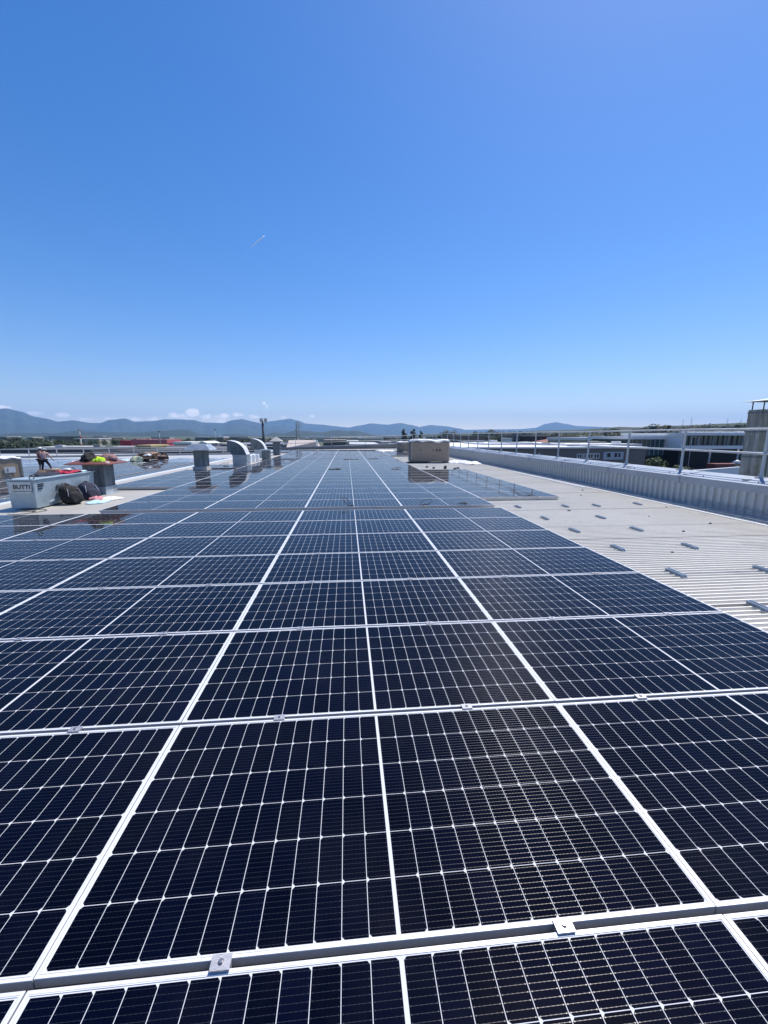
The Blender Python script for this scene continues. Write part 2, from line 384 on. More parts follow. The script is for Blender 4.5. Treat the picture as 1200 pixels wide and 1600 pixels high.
# pale strips added to lighten the shadowed gap under each block's front edge
for (x0, x1, y, lb) in ((-5.52, 3.55, YB+.03, 'pale strip added over the shadowed gap under the front edge of the back block'), (3.58, 5.82, 10.78, 'short pale strip added over the shadowed gap under the front edge of the outer right block'), (-7.80, -5.56, 13.93, 'short pale strip added over the shadowed gap under the front edge of the panels past the red-capped chimney')):
    b = MB(); b.box(x0, x1, y, y+.04, -.084, -.038); b.box(x0, x1, y-.004, y-.0005, -.066, -.058); tag(b.build('added_gap_strip', RAILM), lb, 'rail')
# cable loops left lying on the panels, and the cable along the gap
def loop(name, x, y, r, label, z=.012, seedv=0, tall=.0):
    rr = random.Random(seedv); b = MB(); pts = []
    n = 22; sweep = rr.uniform(4.2, 6.4); a0 = rr.uniform(0, 6)
    for i in range(n):
        a = a0 + sweep*i/n; q = r*(1+.25*math.sin(2*a+seedv))
        pts.append((q*math.cos(a), q*.9*math.sin(a), z + tall*math.sin(math.pi*i/(n-1))))
    pts.append((pts[-1][0]+r*.9, pts[-1][1]-.05, z))
    b.tube(pts, .007 if y < 12 else .010, 6)
    b.tube([pts[-1], (pts[-1][0]+.07, pts[-1][1], z+.01)], .014, 6)
    o = b.build(name, BLACK, loc=(x, y, 0)); tag(o, label, 'cable', 'cable ends lying on the panels')
loop('cable', 1.90, 9.72, .13, 'black cable loop on the near edge of the back block, right of centre', seedv=1, tall=.10)
loop('cable', -.05, 9.74, .08, 'black cable end sticking up from the back block edge near its centre line', seedv=2, tall=.18)
loop('cable', 2.75, 9.66, .10, 'short black cable end at the right end of the gap', seedv=3, tall=.05)
loop('cable', 4.75, 11.1, .17, 'black cable loop on the outer right panels', seedv=4, tall=.12)
loop('cable', 2.45, 20.5, .30, 'black cable ring on far panels left of the pallet reflection', seedv=5, tall=.05)
loop('cable', -.6, 20.6, .28, 'black cable loop on the centre column half way back', seedv=6)
loop('cable', .2, 29.3, .35, 'black cable bundle on the farther centre panels', seedv=7)
loop('cable', 1.9, 29.6, .32, 'black cable bundle on the farther panels right of centre', seedv=8)
loop('cable', -3.9, 27.5, .34, 'black cable loop on the farther panels near the vents', seedv=9, tall=.15)
loop('cable', -4.6, 19.6, .30, 'black cable loop on panels right of the square vent', seedv=10)
loop('cable', -6.6, 22.9, .26, 'black cable loop beside the first curved vent', seedv=11, tall=.2)
loop('cable', -7.35, 10.0, .3, 'thin black cable on the pale strip before the steel bin', z=.012-.10, seedv=12)
b = MB(); pts = [(-5.5+.28*i, 9.33+.03*math.sin(i*1.7), -.085+.012*math.sin(i*.9)) for i in range(32)]
b.tube(pts, .009, 6); tag(b.build('cable', BLACK), 'long black cable running in the gap between the panel blocks', 'cable')

# ------------------------------------------------------------------ roofs
b = MB(); bm = b.bm
prof = []; yy = -1.0
while yy < 57.5:
    prof += [(yy, -.124), (yy+.050, -.124), (yy+.060, -.096), (yy+.078, -.096)]; yy += .090
va = [bm.verts.new((3.30, y, z)) for y, z in prof]; vb = [bm.verts.new((8.74, y, z)) for y, z in prof]
for i in range(len(prof)-1): bm.faces.new((va[i], vb[i], vb[i+1], va[i+1]))
deck = b.build('roof_deck', DECK); tag(deck, kind='structure')
b = MB(); b.box(-8.8, 3.30, -3, 56.5, -.60, -.104); b.box(3.30, 9.3, -3, 60.5, -.60, -.132)
tag(b.build('roof', SMOOTH), kind='structure')
b = MB(); b.box(-52, -8.804, -3, 66, -1.5, -1.10)
tag(b.build('lower_roof', SMOOTH2), kind='structure')
b = MB(); b.box(-52, 9.3, -3, 66, -9, -1.502); 
b.box(-8.7, 9.2, -3, 60.5, -1.50, -.602); tag(b.build('factory_walls', CONC), 'concrete walls of the factory under the roof', 'building')
# edge trim along the roof step on the left
b = MB(); b.box(-8.86, -8.62, 9, 60, -.103, -.06); b.box(-8.88, -8.862, 9, 60, -1.05, -.06)
tag(b.build('roof_edge_trim', ALU), 'pale metal edge trim along the step down to the lower roof', 'trim')

# parapet with ribbed sheet, flashing and coping
t = thing('parapet', 'grey ribbed metal parapet along the right roof edge', 'parapet')
b = MB(); bm = b.bm; X0 = 8.68; pr = []; yy = -2.0
while yy < 58:
    pr += [(yy, 0), (yy+.10, 0), (yy+.118, -.050), (yy+.182, -.050)]; yy += .20
va = [bm.verts.new((X0+dx, y, -.13)) for y, dx in pr]; vb = [bm.verts.new((X0+dx, y, .465)) for y, dx in pr]
for i in range(len(pr)-1): bm.faces.new((va[i], va[i+1], vb[i+1], vb[i]))
b.build('ribbed_sheet', GREYPAINT, t)
b = MB(); b.box(X0+.002, 9.20, -2, 58, -.19, .44); b.build('wall', CONC, t)
for i in range(20):                                   # coping pieces, three metres long, standing seams between
    y0 = -2+3*i; y1 = y0+2.99; b = MB()
    dz = rnd.uniform(-.004, .004)
    b.prism([(8.635, .445+dz), (8.625, .625+dz), (9.27, .735+dz), (9.27, .46+dz), (9.255, .46+dz), (9.255, .715+dz), (8.65, .61+dz), (8.65, .445+dz)], y0, y1)
    b.prism([(8.615, .435), (8.605, .637), (9.28, .747), (9.28, .715), (8.64, .61), (8.64, .435)], y1-.045, y1+.045)
    b.build('coping', COPING, t)
b = MB()
for i in range(46): 
    y = .5+i*1.26+rnd.uniform(-.2,.2); b = MB(); b.tube([(8.8, y, .655), (8.8, y, .68)], .014, 6); b.build('screw', STEEL, t)
    if i % 3 == 0: b = MB(); b.box(8.84, 8.96, y+.3, y+.42, .665, .695); b.build('lug', STEEL, t)

# guard rail on the coping
t = thing('guard_rail', 'galvanised guard rail standing on the right parapet', 'railing', group=None)
RX = 9.20; y = 1.6; ys = []
while y < 59: ys.append(y); y += 2.33
# post stations surveyed from the photo (x px of posts 1068 and 981)
p1 = atY(1068, 700, 1); y_first = RX/p1.x
ys = [y_first + 2.25*i for i in range(-3, 22)]
for y in ys:
    b = MB(); b.box(RX-.022, RX+.022, y-.024, y+.024, .725, 1.80); b.box(RX-.07, RX+.07, y-.08, y+.08, .715, .742)
    b.box(RX-.03, RX+.03, y-.035, y+.035, .742, .82)
    b.build('post', RAILM, t)
for z, n in ((1.80, 'top_rail'), (1.265, 'middle_rail')):
    b = MB(); b.tube([(RX-.04 if n == 'middle_rail' else RX, yy, z+.008*math.sin(yy*.7)) for yy in [ys[0]-1+i*2.25/2 for i in range(50)]], .026, 8)
    b.build(n, RAILM, t)

# far parapet and its rail
t = thing('parapet', 'low shaded parapet closing the far end of the roof', 'parapet')
A = Vector((-8.6, 52.0, .08)); B = Vector((9.15, 57.2, .56))
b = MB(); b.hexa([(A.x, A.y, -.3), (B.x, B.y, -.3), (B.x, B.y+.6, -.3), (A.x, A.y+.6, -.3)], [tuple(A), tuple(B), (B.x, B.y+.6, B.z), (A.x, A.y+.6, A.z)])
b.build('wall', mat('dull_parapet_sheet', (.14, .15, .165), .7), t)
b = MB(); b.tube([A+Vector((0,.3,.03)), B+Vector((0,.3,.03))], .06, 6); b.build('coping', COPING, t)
t = thing('guard_rail', 'thin guard rail across the far end of the roof', 'railing')
for i in range(9):
    q = A.lerp(B, i/8)+Vector((0, .3, 0)); b = MB(); b.tube([q, q+Vector((0,0,1.1))], .03, 6); b.build('post', RAILM, t)
for z, n in ((1.1, 'top_rail'), (.55, 'middle_rail')):
    b = MB(); b.tube([A+Vector((0,.3,z)), B+Vector((0,.3,z))], .03, 6); b.build(n, RAILM, t)

# guard rail round the lower roof
t = thing('guard_rail', 'pale guard rail along the far edge of the lower left roof', 'railing')
LP = [(-52, 50, -1.1), (-10, 64.5, -1.1)]
La, Lb = Vector(LP[0]), Vector(LP[1]); nP = 17
for i in range(nP):
    q = La.lerp(Lb, i/(nP-1)); b = MB(); b.box(q.x-.04, q.x+.04, q.y-.04, q.y+.04, -1.1, -.02); b.build('post', RAILM, t)
for z in (1.08, .55):
    b = MB(); b.tube([La+Vector((0,0,z)), Lb+Vector((0,0,z))], .032, 6); b.build('top_rail' if z > 1 else 'middle_rail', RAILM, t)
b = MB(); d = (Lb-La).normalized(); nrm = Vector((-d.y, d.x, 0))
b.hexa([La, Lb, Lb+nrm*.4, La+nrm*.4], [La+Vector((0,0,.25)), Lb+Vector((0,0,.25)), Lb+nrm*.4+Vector((0,0,.25)), La+nrm*.4+Vector((0,0,.25))])
tag(b.build('kerb', CONC), 'low concrete upstand under the guard rail of the lower roof', 'upstand')

# wire cable tray lying along the parapet foot
t = thing('cable_tray', 'galvanised wire cable tray lying along the foot of the parapet', 'cable tray')
b = MB()
for (x, z) in ((8.32, -.04), (8.32, -.085), (8.40, -.085), (8.48, -.085), (8.56, -.085), (8.56, -.04)):
    b.tube([(x, 2+i*6.5, z+.004*math.sin(i*2)) for i in range(6)], .004, 5)
b.build('long_wire', STEEL if False else GALV, t)
b = MB()
for i in range(330):
    y = 2+i*.1
    b.box(8.32, 8.56, y-.0025, y+.0025, -.092, -.087); 
    for x in (8.32, 8.56): b.box(x-.0025, x+.0025, y-.0025, y+.0025, -.087, -.035)
b.build('cross_wire', GALV, t)
t = thing('cable_tray', 'second short wire cable tray section leaning on the parapet foot at the right', 'cable tray')
b = MB()
for (x, z) in ((8.40, -.02), (8.48, .02), (8.56, .06), (8.60, .10)): b.tube([(x, 7.0, z), (x, 9.4, z)], .005, 5)
b.build('long_wire', GALV, t)
b = MB()
for i in range(25): b.tube([(8.40, 7+i*.1, -.02), (8.56, 7+i*.1, .06), (8.60, 7+i*.1, .10)], .003, 5)
b.build('cross_wire', GALV, t)
b = MB(); b.box(7.95, 8.01, 13.1, 19.1, -.098, -.06)
tag(b.build('metal_rail', ALU), 'long loose aluminium rail lying near the parapet foot', 'rail')
b = MB(); b.box(8.20, 8.27, 4.5, 30, -.098, -.085); 
tag(b.build('perforated_strip', ALU), 'thin pale perforated strip along the parapet foot', 'strip')

GALVB = mat('blue_grey_galvanised', (.26, .33, .42), .45, .5)
# short mounting rails on the bare corrugated roof
def mini_mesh(GALV=None):
    GALV = GALVB
    b = MB(); L = .31
    for s in (-1, 1): b.box(s*.016-.004, s*.016+.004, -L/2, L/2, .006, .034)
    b.box(-.021, .021, -L/2, L/2, .000, .006)
    for s in (-1, 1): b.box(s*.026-.006, s*.026+.006, -L/2, L/2, .034, .038)
    f = MB()
    for yq in (-.14, -.05, .05, .14):
        f.box(.026, .055, yq-.012, yq+.012, 0, .004); f.tube([(.042, yq, .004), (.042, yq, .011)], .006, 6)
    return b.mesh('mounting_rail', GALV), f.mesh('foot', GALV)
MR, MF = mini_mesh()
spots = [(x, y) for x in (4.34, 5.62) for y in (3.72, 4.85, 6.09, 7.35, 8.54, 10.02)] + [(6.46, 10.05), (7.74, 10.2), (6.9, 7.34)][:2]
spots = [s for s in spots if s != (5.62, 3.72)]
where = {4.34: 'beside the panel edge', 5.62: 'in the second line from the panels', 6.46: 'in the third line from the panels', 7.74: 'in the line nearest the parapet'}
cnt = {}
proto = None
for (x, y) in spots:
    i = cnt.get(x, 0); cnt[x] = i+1
    if proto is None:
        r = thing('mounting_bracket', '', 'bracket'); link(bpy.data.objects.new('rail', MR), r); link(bpy.data.objects.new('foot', MF), r); proto = r
    else: r = copy_tree(proto)
    r.location = (x*.967+rnd.uniform(-.02,.02), y*.967, -.0985); r.rotation_euler = (0, 0, rnd.uniform(-.05, .05))
    tag(r, f'short galvanised mounting rail, {where[x]}' + (f', {ordn(i)} from the front' if x in (4.34, 5.62) else ''), 'bracket', 'short mounting rails waiting on the bare roof')
# little bits left on the deck
DB = mat('dark_debris', (.09, .08, .07), .8); 
for i, (x, y) in enumerate([(4.9, 5.6), (6.2, 6.9), (7.0, 5.9), (6.6, 8.3), (7.3, 7.5), (5.2, 9.1), (7.9, 9.4), (6.9, 11.5), (7.6, 12.6), (6.1, 12.2)]):
    b = MB(); vs = b.ball((0, 0, .01), .022+.012*(i % 3), 1, (1, .7, .5))
    for v in vs: v.co += Vector((rnd.uniform(-.006,.006), rnd.uniform(-.006,.006), 0))
    tag(b.build('debris', DB, loc=(x, y, -.100)), 'small dark scrap lying on the corrugated roof', 'scrap', 'small scraps on the corrugated roof')

exec_objects = True
# ------------------------------------------------------------------ text
def text_mesh(body, size, extr=.003, bold=.012):
    cu = bpy.data.curves.new('lettering', 'FONT'); cu.body = body; cu.size = size; cu.extrude = extr; cu.offset = bold*size
    cu.align_x = 'CENTER'; cu.align_y = 'CENTER'
    o = bpy.data.objects.new('tmp', cu); link(o); bpy.context.view_layer.update()
    me = bpy.data.meshes.new_from_object(o); bpy.data.objects.remove(o); bpy.data.curves.remove(cu)
    return me
def text(parent, body, size, loc, rot, m_, name='lettering'):
    me = text_mesh(body, size); me.materials.clear(); me.materials.append(m_)
    o = link(bpy.data.objects.new(name, me), parent); o.location = loc; o.rotation_euler = rot
    return o
# ------------------------------------------------------------------ steel bin with lettering
t = thing('steel_bin', 'long galvanised steel container lettered BUTTI with coats on top', 'container', (0, 0, -.165))
b = MB(); xl, xr, yf, yb, H = -8.17, -7.64, 10.75, 13.05, .70
b.hexa([(xl-.06, yf+.02, .03), (xr-.02, yf+.02, .03), (xr-.02, yb, .03), (xl-.06, yb, .03)], [(xl-.06, yf-.03, H), (xr, yf-.03, H), (xr, yb+.05, H), (xl-.06, yb+.05, H)])
body = b.build('body', GALV_L, t); bevel(body, .015)
b = MB(); b.box(xl-.09, xr+.03, yf-.06, yb+.08, H+.001, H+.03); bevel(b.build('lid', GALV_L, t), .01)
b = MB(); b.prism([(xl+.0, H-.27), (xl+.06, H-.30), (xr-.10, H-.30), (xr-.04, H-.27), (xr-.04, H-.02), (xl+.0, H-.02)], yf-.052, yf-.022)
bevel(b.build('sign_plate', GALV, t), .006)
text(t, 'BUTTI', .14, ((xl+xr)/2+.02, yf-.054, H-.15), (R(90), 0, 0), PRINT)
b = MB(); b.box((xl+xr)/2-.2, (xl+xr)/2+.24, yf-.056, yf-.053, H-.255, H-.243); b.build('underline', PRINT, t)
text(t, 'BUTTI', .15, (xr+.014, 11.66, H-.24), (R(90), 0, R(90)), PRINT)
b = MB()
for z in (H-.12, H-.17, H-.23): b.box(xr+.0, xr+.012, 10.86, 11.04-(.05 if z < H-.2 else 0), z, z+.028)
b.build('warning_print', PRINT, t)
b = MB()
for (x, y) in ((xl, yf), (xr-.03, yf), (xl, yb), (xr-.03, yb)):
    b.tube([(x+.055*math.cos(a), y, H+.075+.055*math.sin(a)) for a in [i*math.pi/6 for i in range(13)]], .012, 6)
b.build('lifting_ring', GALV_D, t)
b = MB(); 
for s in (yf+.25, yb-.35): b.box(xl+.06, xr-.03, s, s+.12, 0, .05)
b.build('foot', GALV_D, t)
b = MB(); b.prism([(11.2, .12), (11.9, .34), (12.6, .34), (12.9, .12)], xr-.02, xr+.008, 'X'); b.build('side_rib', GALV_L, t)

# ------------------------------------------------------------------ cloth heaps
def heap(name, loc, sx, sy, h, m_, label, cat, seed=0, group=None, fold=5., rz=0, flat=0, parent=None):
    b = MB(); bm = b.bm; n = 26; g = []
    for j in range(n):
        row = []
        for i in range(n):
            u, v = i/(n-1)*2-1, j/(n-1)*2-1
            r = math.sqrt(u*u+v*v); rad = 1+.28*noise.noise(Vector((math.atan2(v, u)*1.2, seed, 3.1)))
            e = max(0, 1-(r/rad)**3)
            nz = noise.noise(Vector((u*fold*.5+seed, v*fold*.5, seed*1.7)))*.6 + noise.noise(Vector((u*fold*1.4+seed, v*fold*1.4, 1)))*.35
            z = h*(e**.5)*(.55+.6*nz) if e > 0 else 0
            ss = 1 if r < rad else rad/r
            row.append(bm.verts.new((u*sx/2*ss*rad, v*sy/2*ss*rad, max(z, 0)+.004)))
        g.append(row)
    for j in range(n-1):
        for i in range(n-1):
            f = bm.faces.new((g[j][i], g[j][i+1], g[j+1][i+1], g[j+1][i])); f.smooth = True
    bmesh.ops.remove_doubles(bm, verts=bm.verts, dist=1e-5)
    o = b.build(name, m_, parent, loc=loc); o.rotation_euler = (0, 0, rz)
    so_ = o.modifiers.new('thick', 'SOLIDIFY'); so_.thickness = .006; so_.offset = 1
    if label: tag(o, label, cat, group)
    return o
def fab(name, c, v=.2): return mat(name, c, .85, 0, v, 9, bump=.4, bscale=25)
NAVYC = fab('navy_cloth', (.02, .025, .05)); REDC = fab('crimson_cloth', (.42, .02, .06)); BLKC = fab('black_cloth', (.012, .012, .014)); WHC = fab('white_cloth', (.75, .75, .74), .05)
PINKC = fab('pink_cloth', (.62, .26, .28)); BLUEL = fab('pale_blue_plastic', (.48, .68, .74), .08); HIVIS = fab('hi_vis_yellow', (.52, .80, .04), .1); TANC = fab('tan_cloth', (.42, .30, .16)); PURP = fab('muted_mauve_cloth', (.30, .17, .17)); OLIVE = fab('pale_olive_plastic', (.50, .52, .36), .12)
ZT = -.165+.70+.032
heap('jacket', (-8.02, 11.75, ZT), .42, .75, .10, NAVYC, 'crumpled navy jacket lying on the steel container', 'jacket', 3)
heap('jacket', (-7.90, 12.35, ZT), .40, .75, .12, REDC, 'crimson jacket lying on the steel container', 'jacket', 8)
heap('cap', (-7.84, 12.30, ZT+.09), .17, .17, .08, WHC, 'white cap lying on the crimson jacket', 'cap', 2, fold=1)
heap('glove', (-7.80, 12.95, ZT), .12, .3, .035, BLUEL, 'pale blue gloves at the right end of the container lid', 'gloves', 5)
b = MB(); b.tube([(-.17, 0, .07), (.17, .05, .08)], .06, 12); b.build('core', CARD2) .name = 'tmpc'
o = bpy.data.objects['tmpc']; o.name = 'paper_roll'; o.location = (-8.16, 12.2, ZT+.005); tag(o, 'tan paper roll lying behind the coats on the container', 'paper roll')
heap('work_bag', (-8.27, 11.95, ZT), .26, .3, .15, fab('brown_canvas', (.13, .08, .05)), 'small brown bag on the left of the container lid', 'bag', 7, fold=2)

# backpacks leaning on the container
def backpack(loc, rz, m_, trim, label, s=1.0, lean=.35):
    t = thing('backpack', label, 'backpack', loc, rz, 'two backpacks leaning on the steel container')
    def shape(name, w_, d_, h_, off, mm, seed):
        b = MB(); vs = b.ball((0, 0, 0), 1, 3)
        for v in vs:
            p = v.co.copy(); sgn = lambda q: math.copysign(abs(q)**.62, q)
            x, y, z = sgn(p.x)*w_/2, sgn(p.y)*d_/2, sgn(p.z)*h_/2
            x *= 1-.22*max(0, z/h_*2)**2
            nn = noise.noise(Vector((x*9+seed, y*9, z*7)))*.030
            v.co = Vector((x+nn, y+nn*.8, z+nn)) + Vector(off)
            v.co.y += lean*(v.co.z)                     # leaning back
        o = b.build(name, mm, t); return o
    shape('body', .42*s, .28*s, .44*s, (0, 0, .22*s), m_, 1)
    shape('front_pocket', .30*s, .12*s, .26*s, (0, -.15*s, .17*s), m_, 4)
    b = MB()
    for sx in (-1, 1):
        b.tube([(sx*.10*s, -.13*s+lean*.1, .06*s), (sx*.15*s, -.17*s+lean*.25*s, .22*s), (sx*.12*s, -.14*s+lean*.34*s, .34*s), (sx*.05*s, -.04*s+lean*.42*s, .41*s)], .010*s, 6)
    b.build('strap', trim, t)
    b = MB(); b.tube([(.05*math.cos(a)*s, lean*.44*s, .43*s+.03*math.sin(a)*s) for a in [i*math.pi/8 for i in range(9)]], .009, 6); b.build('handle', m_, t)
    return t
backpack((-7.30, 11.55, -.165), R(65), BLKC, fab('grey_webbing', (.22, .22, .24)), 'black backpack slumped against the lettered container side', 1.12)
backpack((-7.28, 12.35, -.165), R(58), NAVYC, fab('grey_blue_webbing', (.30, .32, .42)), 'dark navy backpack with grey straps tipped towards the chimney', 1.08, .55)
heap('plastic_sheet', (-6.83, 11.75, -.165), .50, .62, .07, BLUEL, 'pale blue folded plastic sheet on the strip beside the backpacks', 'plastic sheet', 11, rz=.3)
heap('plastic_sheet', (-6.80, 12.35, -.165), .55, .55, .08, WHC, 'white folded plastic sheet on the strip nearest the chimney', 'plastic sheet', 12, rz=-.2)
heap('cloth', (-7.0, 12.05, -.13), .30, .30, .12, PINKC, 'pink and red cloth lying on the plastic sheets by the backpacks', 'cloth', 13)

# ------------------------------------------------------------------ chimneys and vents
def pyramid_cap(t, name, cxx, cyy, half, z0, z1, topw, m_, th=.02):
    b = MB()
    b.hexa([(cxx-half, cyy-half, z0), (cxx+half, cyy-half, z0), (cxx+half, cyy+half, z0), (cxx-half, cyy+half, z0)],
           [(cxx-topw, cyy-topw, z1), (cxx+topw, cyy-topw, z1), (cxx+topw, cyy+topw, z1), (cxx-topw, cyy+topw, z1)])
    b.box(cxx-half-.002, cxx+half+.002, cyy-half-.002, cyy+half+.002, z0-th, z0-.001)
    return b.build(name, m_, t)
t = thing('chimney', 'square grey steel chimney under a wide red pyramid cap', 'chimney', (-7.79, 13.69, -.17))
b = MB(); b.box(-.285, .285, -.285, .285, .20, .93); 
for s in (-.287, .287): b.box(s-.003, s+.003, -.287, -.270, .2, .93)
b.build('duct', GALV_D, t); b = MB(); b.box(-.31, .31, -.31, .31, 0, .235); b.box(-.42, .42, -.42, .42, 0, .012); b.build('base_flashing', GALV, t)
pyramid_cap(t, 'cap', 0, 0, .60, .93, 1.16, .03, REDCAP)
zc = .93+.15-.17
heap('tool_bag', (-7.90, 13.45, .80), .42, .40, .36, BLKC, 'black tool bag on the red chimney cap', 'bag', 21, fold=2.5)
heap('safety_vest', (-7.58, 13.40, .80), .36, .34, .20, HIVIS, 'fluorescent yellow safety vest lying on the red chimney cap', 'safety vest', 22)
heap('cloth', (-7.50, 13.75, .86), .50, .42, .26, PURP, 'mauve work shirt bundled on the red chimney cap', 'shirt', 23)
heap('cloth', (-7.42, 13.32, .78), .30, .2, .06, WHC, 'white rag at the right side of the red chimney cap', 'rag', 26)
heap('glove', (-8.25, 13.35, .80), .14, .12, .06, WHC, 'white glove at the left side of the red chimney cap', 'glove', 24)
t = thing('chimney', 'square steel vent with flat hipped cap standing between panels and lower roof', 'vent', (-7.56, 22.32, -.17))
b = MB(); b.box(-.28, .28, -.28, .28, .20, 1.06); b.box(-.18, .10, -.286, -.282, .85, .90); b.build('duct', GALV_D, t)
b = MB(); b.box(-.34, .34, -.34, .34, 0, .22); b.box(-.75, .75, -.7, .6, 0, .012); b.build('base_flashing', CONC, t)
pyramid_cap(t, 'cap', 0, 0, .62, 1.05, 1.31, .38, GALV)
def elbow(loc, label, w=.80, d=.85):
    t = thing('curved_vent', label, 'vent', loc)
    b = MB(); b.box(-w/2, w/2, 0, d, 0, .62); b.box(-w/2-.02, w/2+.02, -.02, d+.02, .60, .64); b.box(-w/2-.015, w/2+.015, -.015, d+.015, .25, .29); b.build('base_duct', GALV, t)
    # rectangular elbow: outer arc from the right side over to the mouth at the upper left
    ctr = Vector((-w/2-.28, .66)); ro, ri = w+.20, .22; outer, inner = [], []
    for i in range(17):
        a = R(4+ (86*i/16)); outer.append((ctr.x+ro*1.02*math.cos(a), ctr.y+ro*.80*math.sin(a))); inner.append((ctr.x+ri*math.cos(a), ctr.y+ri*.8*math.sin(a)))
    inner[0] = (-w/2, .641); outer[0] = (w/2, .641)
    b = MB(); b.prism(outer + inner[::-1], 0.02, d-.02); 
    o = b.build('hood', GALV_D, t)
    b = MB(); n = len(outer)
    prof_ = [(x*1.0+.012, z+.012) for x, z in outer]
    b.prism([(x, z) for x, z in outer] + prof_[::-1], -.02, d+.02); b.build('outer_skin', ALU, t)  # sunlit brightness of the outer curve put into a paler metal
    return t
elbow((-6.42, 25.5, -.17), 'nearer curved steel duct elbow rising from the roof')
elbow((-7.15, 35.0, -.17), 'farther curved steel duct elbow behind the white packs', .85, .85)
t = thing('chimney', 'short square stub vent in front of the farther curved duct', 'vent', (-5.95, 31.3, -.17))
b = MB(); b.box(-.27, .27, -.27, .27, 0, .70); b.box(-.29, .29, -.29, .29, .28, .31); b.build('duct', GALV_D, t); b = MB(); b.box(-.34, .34, -.34, .34, .70, .78); b.build('cap', GALV, t)
t = thing('chimney', 'slim square chimney with pointed pyramid cap, farthest of the vents', 'vent', (-6.55, 39.7, -.17))
b = MB(); b.box(-.29, .29, -.29, .29, 0, 1.22); b.box(-.31, .31, -.31, .31, .40, .43); b.build('duct', GALV_D, t); pyramid_cap(t, 'cap', 0, 0, .55, 1.24, 1.62, .03, CONC)
for i in range(4):
    b = MB(); b.box(-.20, .20, -.22, .22, 0, .48); o = b.build('pack', [PADM], loc=(-6.75+.10*i, 27.9+i*.75, -.165)); bevel(o, .04, 3)
    tag(o, f'white wrapped pack in the row between the curved ducts, {ordn(i)} from the front', 'pack', 'white packs between the curved ducts'); o.name = 'wrapped_pack'

# ------------------------------------------------------------------ pallets of panels in cardboard
def pallet(loc, rz, w, d, h, m_, label, seam=True, sheet=True, marks=True):
    t = thing('cardboard_pallet', label, 'pallet', loc, rz)
    b = MB()
    for x in (-w/2+.08, -.06, w/2-.20): b.box(x, x+.12, -d/2, d/2, 0, .09)
    b.box(-w/2, w/2, -d/2, d/2, .09, .12); b.build('pallet_base', WOOD, t)
    b = MB(); bm = b.bm
    n = 24
    for (z0) in (0,):
        vs = []
        ringn = []
        for kz in range(9):
            z = .121 + (h-.121)*kz/8; ring = []
            pts = [(-w/2+w*i/n, -d/2) for i in range(n)] + [(w/2, -d/2+d*i/8) for i in range(8)] + [(w/2-w*i/n, d/2) for i in range(n)] + [(-w/2, d/2-d*i/8) for i in range(8)]
            for (x, y) in pts:
                q = .012*noise.noise(Vector((x*2+loc[0], y*2+loc[1], z*2.5))); ring.append(bm.verts.new((x+q, y+q, z + (.008*noise.noise(Vector((x*3, y*3, 5))) if kz == 8 else 0))))
            ringn.append(ring)
        L = len(ringn[0])
        for a in range(8):
            for i in range(L): bm.faces.new((ringn[a][i], ringn[a][(i+1) % L], ringn[a+1][(i+1) % L], ringn[a+1][i])).smooth = True
        bm.faces.new(ringn[-1])
    b.build('carton', m_, t)
    b = MB()
    for sx in (-1, 1): b.box(sx*(w/2-.045)-.05, sx*(w/2-.045)+.05, -d/2-.022, -d/2-.014, .14, h-.05)
    b.build('edge_guard', CARDE, t)
    if seam:
        b = MB(); b.box(-.006, .006, -d/2-.016, -d/2-.010, .13, h-.02); b.box(-w/2+.1, w/2-.1, -d/2-.016, -d/2-.011, h*.78, h*.785); b.box(-w/2+.1, w/2-.1, -d/2-.016, -d/2-.011, h*.30, h*.305); b.build('strap', CARDE, t)
    if marks:
        b = MB()
        for i, x in enumerate((-.62, .18, .42, .63)):
            z = h*.60; s_ = .035 if i < 2 else .055
            b.box(x-s_, x+s_, -d/2-.017, -d/2-.013, z-s_, z+s_)
            if i > 1: b.box(x-s_*1.3, x+s_*1.3, -d/2-.017, -d/2-.013, z-s_*1.7, z-s_*1.35)
        b.build('shipping_mark', PRINT, t)
    if sheet:
        b = MB(); bm = b.bm; n = 30; g = []
        for j in range(n):
            row = []
            for i in range(n):
                u, v = i/(n-1)*2-1, j/(n-1)*2-1
                x, y = u*(w/2+.035), v*(d/2+.035); e = max(abs(u), abs(v))
                z = h+.07+.09*noise.noise(Vector((x*2.5, y*2.5, loc[0])))+.02*noise.noise(Vector((x*7, y*7, 2)))
                if e > .94: z -= .12+.05*noise.noise(Vector((x*3, y*3, 9)))
                row.append(bm.verts.new((x*(1.0 if e < .97 else 1.02), y, z)))
            g.append(row)
        for j in range(n-1):
            for i in range(n-1): bm.faces.new((g[j][i], g[j][i+1], g[j+1][i+1], g[j+1][i])).smooth = True
        o = b.build('film_cover', PADM, t); so_ = o.modifiers.new('t', 'SOLIDIFY'); so_.thickness = .004
    return t
pallet((5.52, 27.8, -.165), 0, 2.5, 1.15, 1.40, CARD, 'big brown cardboard pallet with white film top on the roof right of the panels')
pallet((6.75, 45.2, -.165), 0, 2.4, 1.15, 1.05, CARD, 'smaller brown carton stack far behind the big cardboard pallet')
pa = pallet((-21.75, 28.2, -1.10), R(60), 1.45, 1.2, 1.32, CARD2, 'tan cardboard pallet with a white label at the left edge of the photo', seam=False, marks=False)
b = MB(); b.box(-.22, .34, -.635, -.628, .42, .78); b.build('paper_label', WHITE, pa)
b = MB(); b.box(-.12, -.02, -.640, -.636, .48, .70); b.build('print', mat('grey_print', (.3, .3, .32)), pa)
b = MB()
for zz in (0,):
    pass
heap('plastic_film', (7.55, 27.4, -.16), 1.5, 2.0, .22, PADM, 'crumpled white plastic film on the roof right of the big pallet', 'plastic film', 31, fold=7)
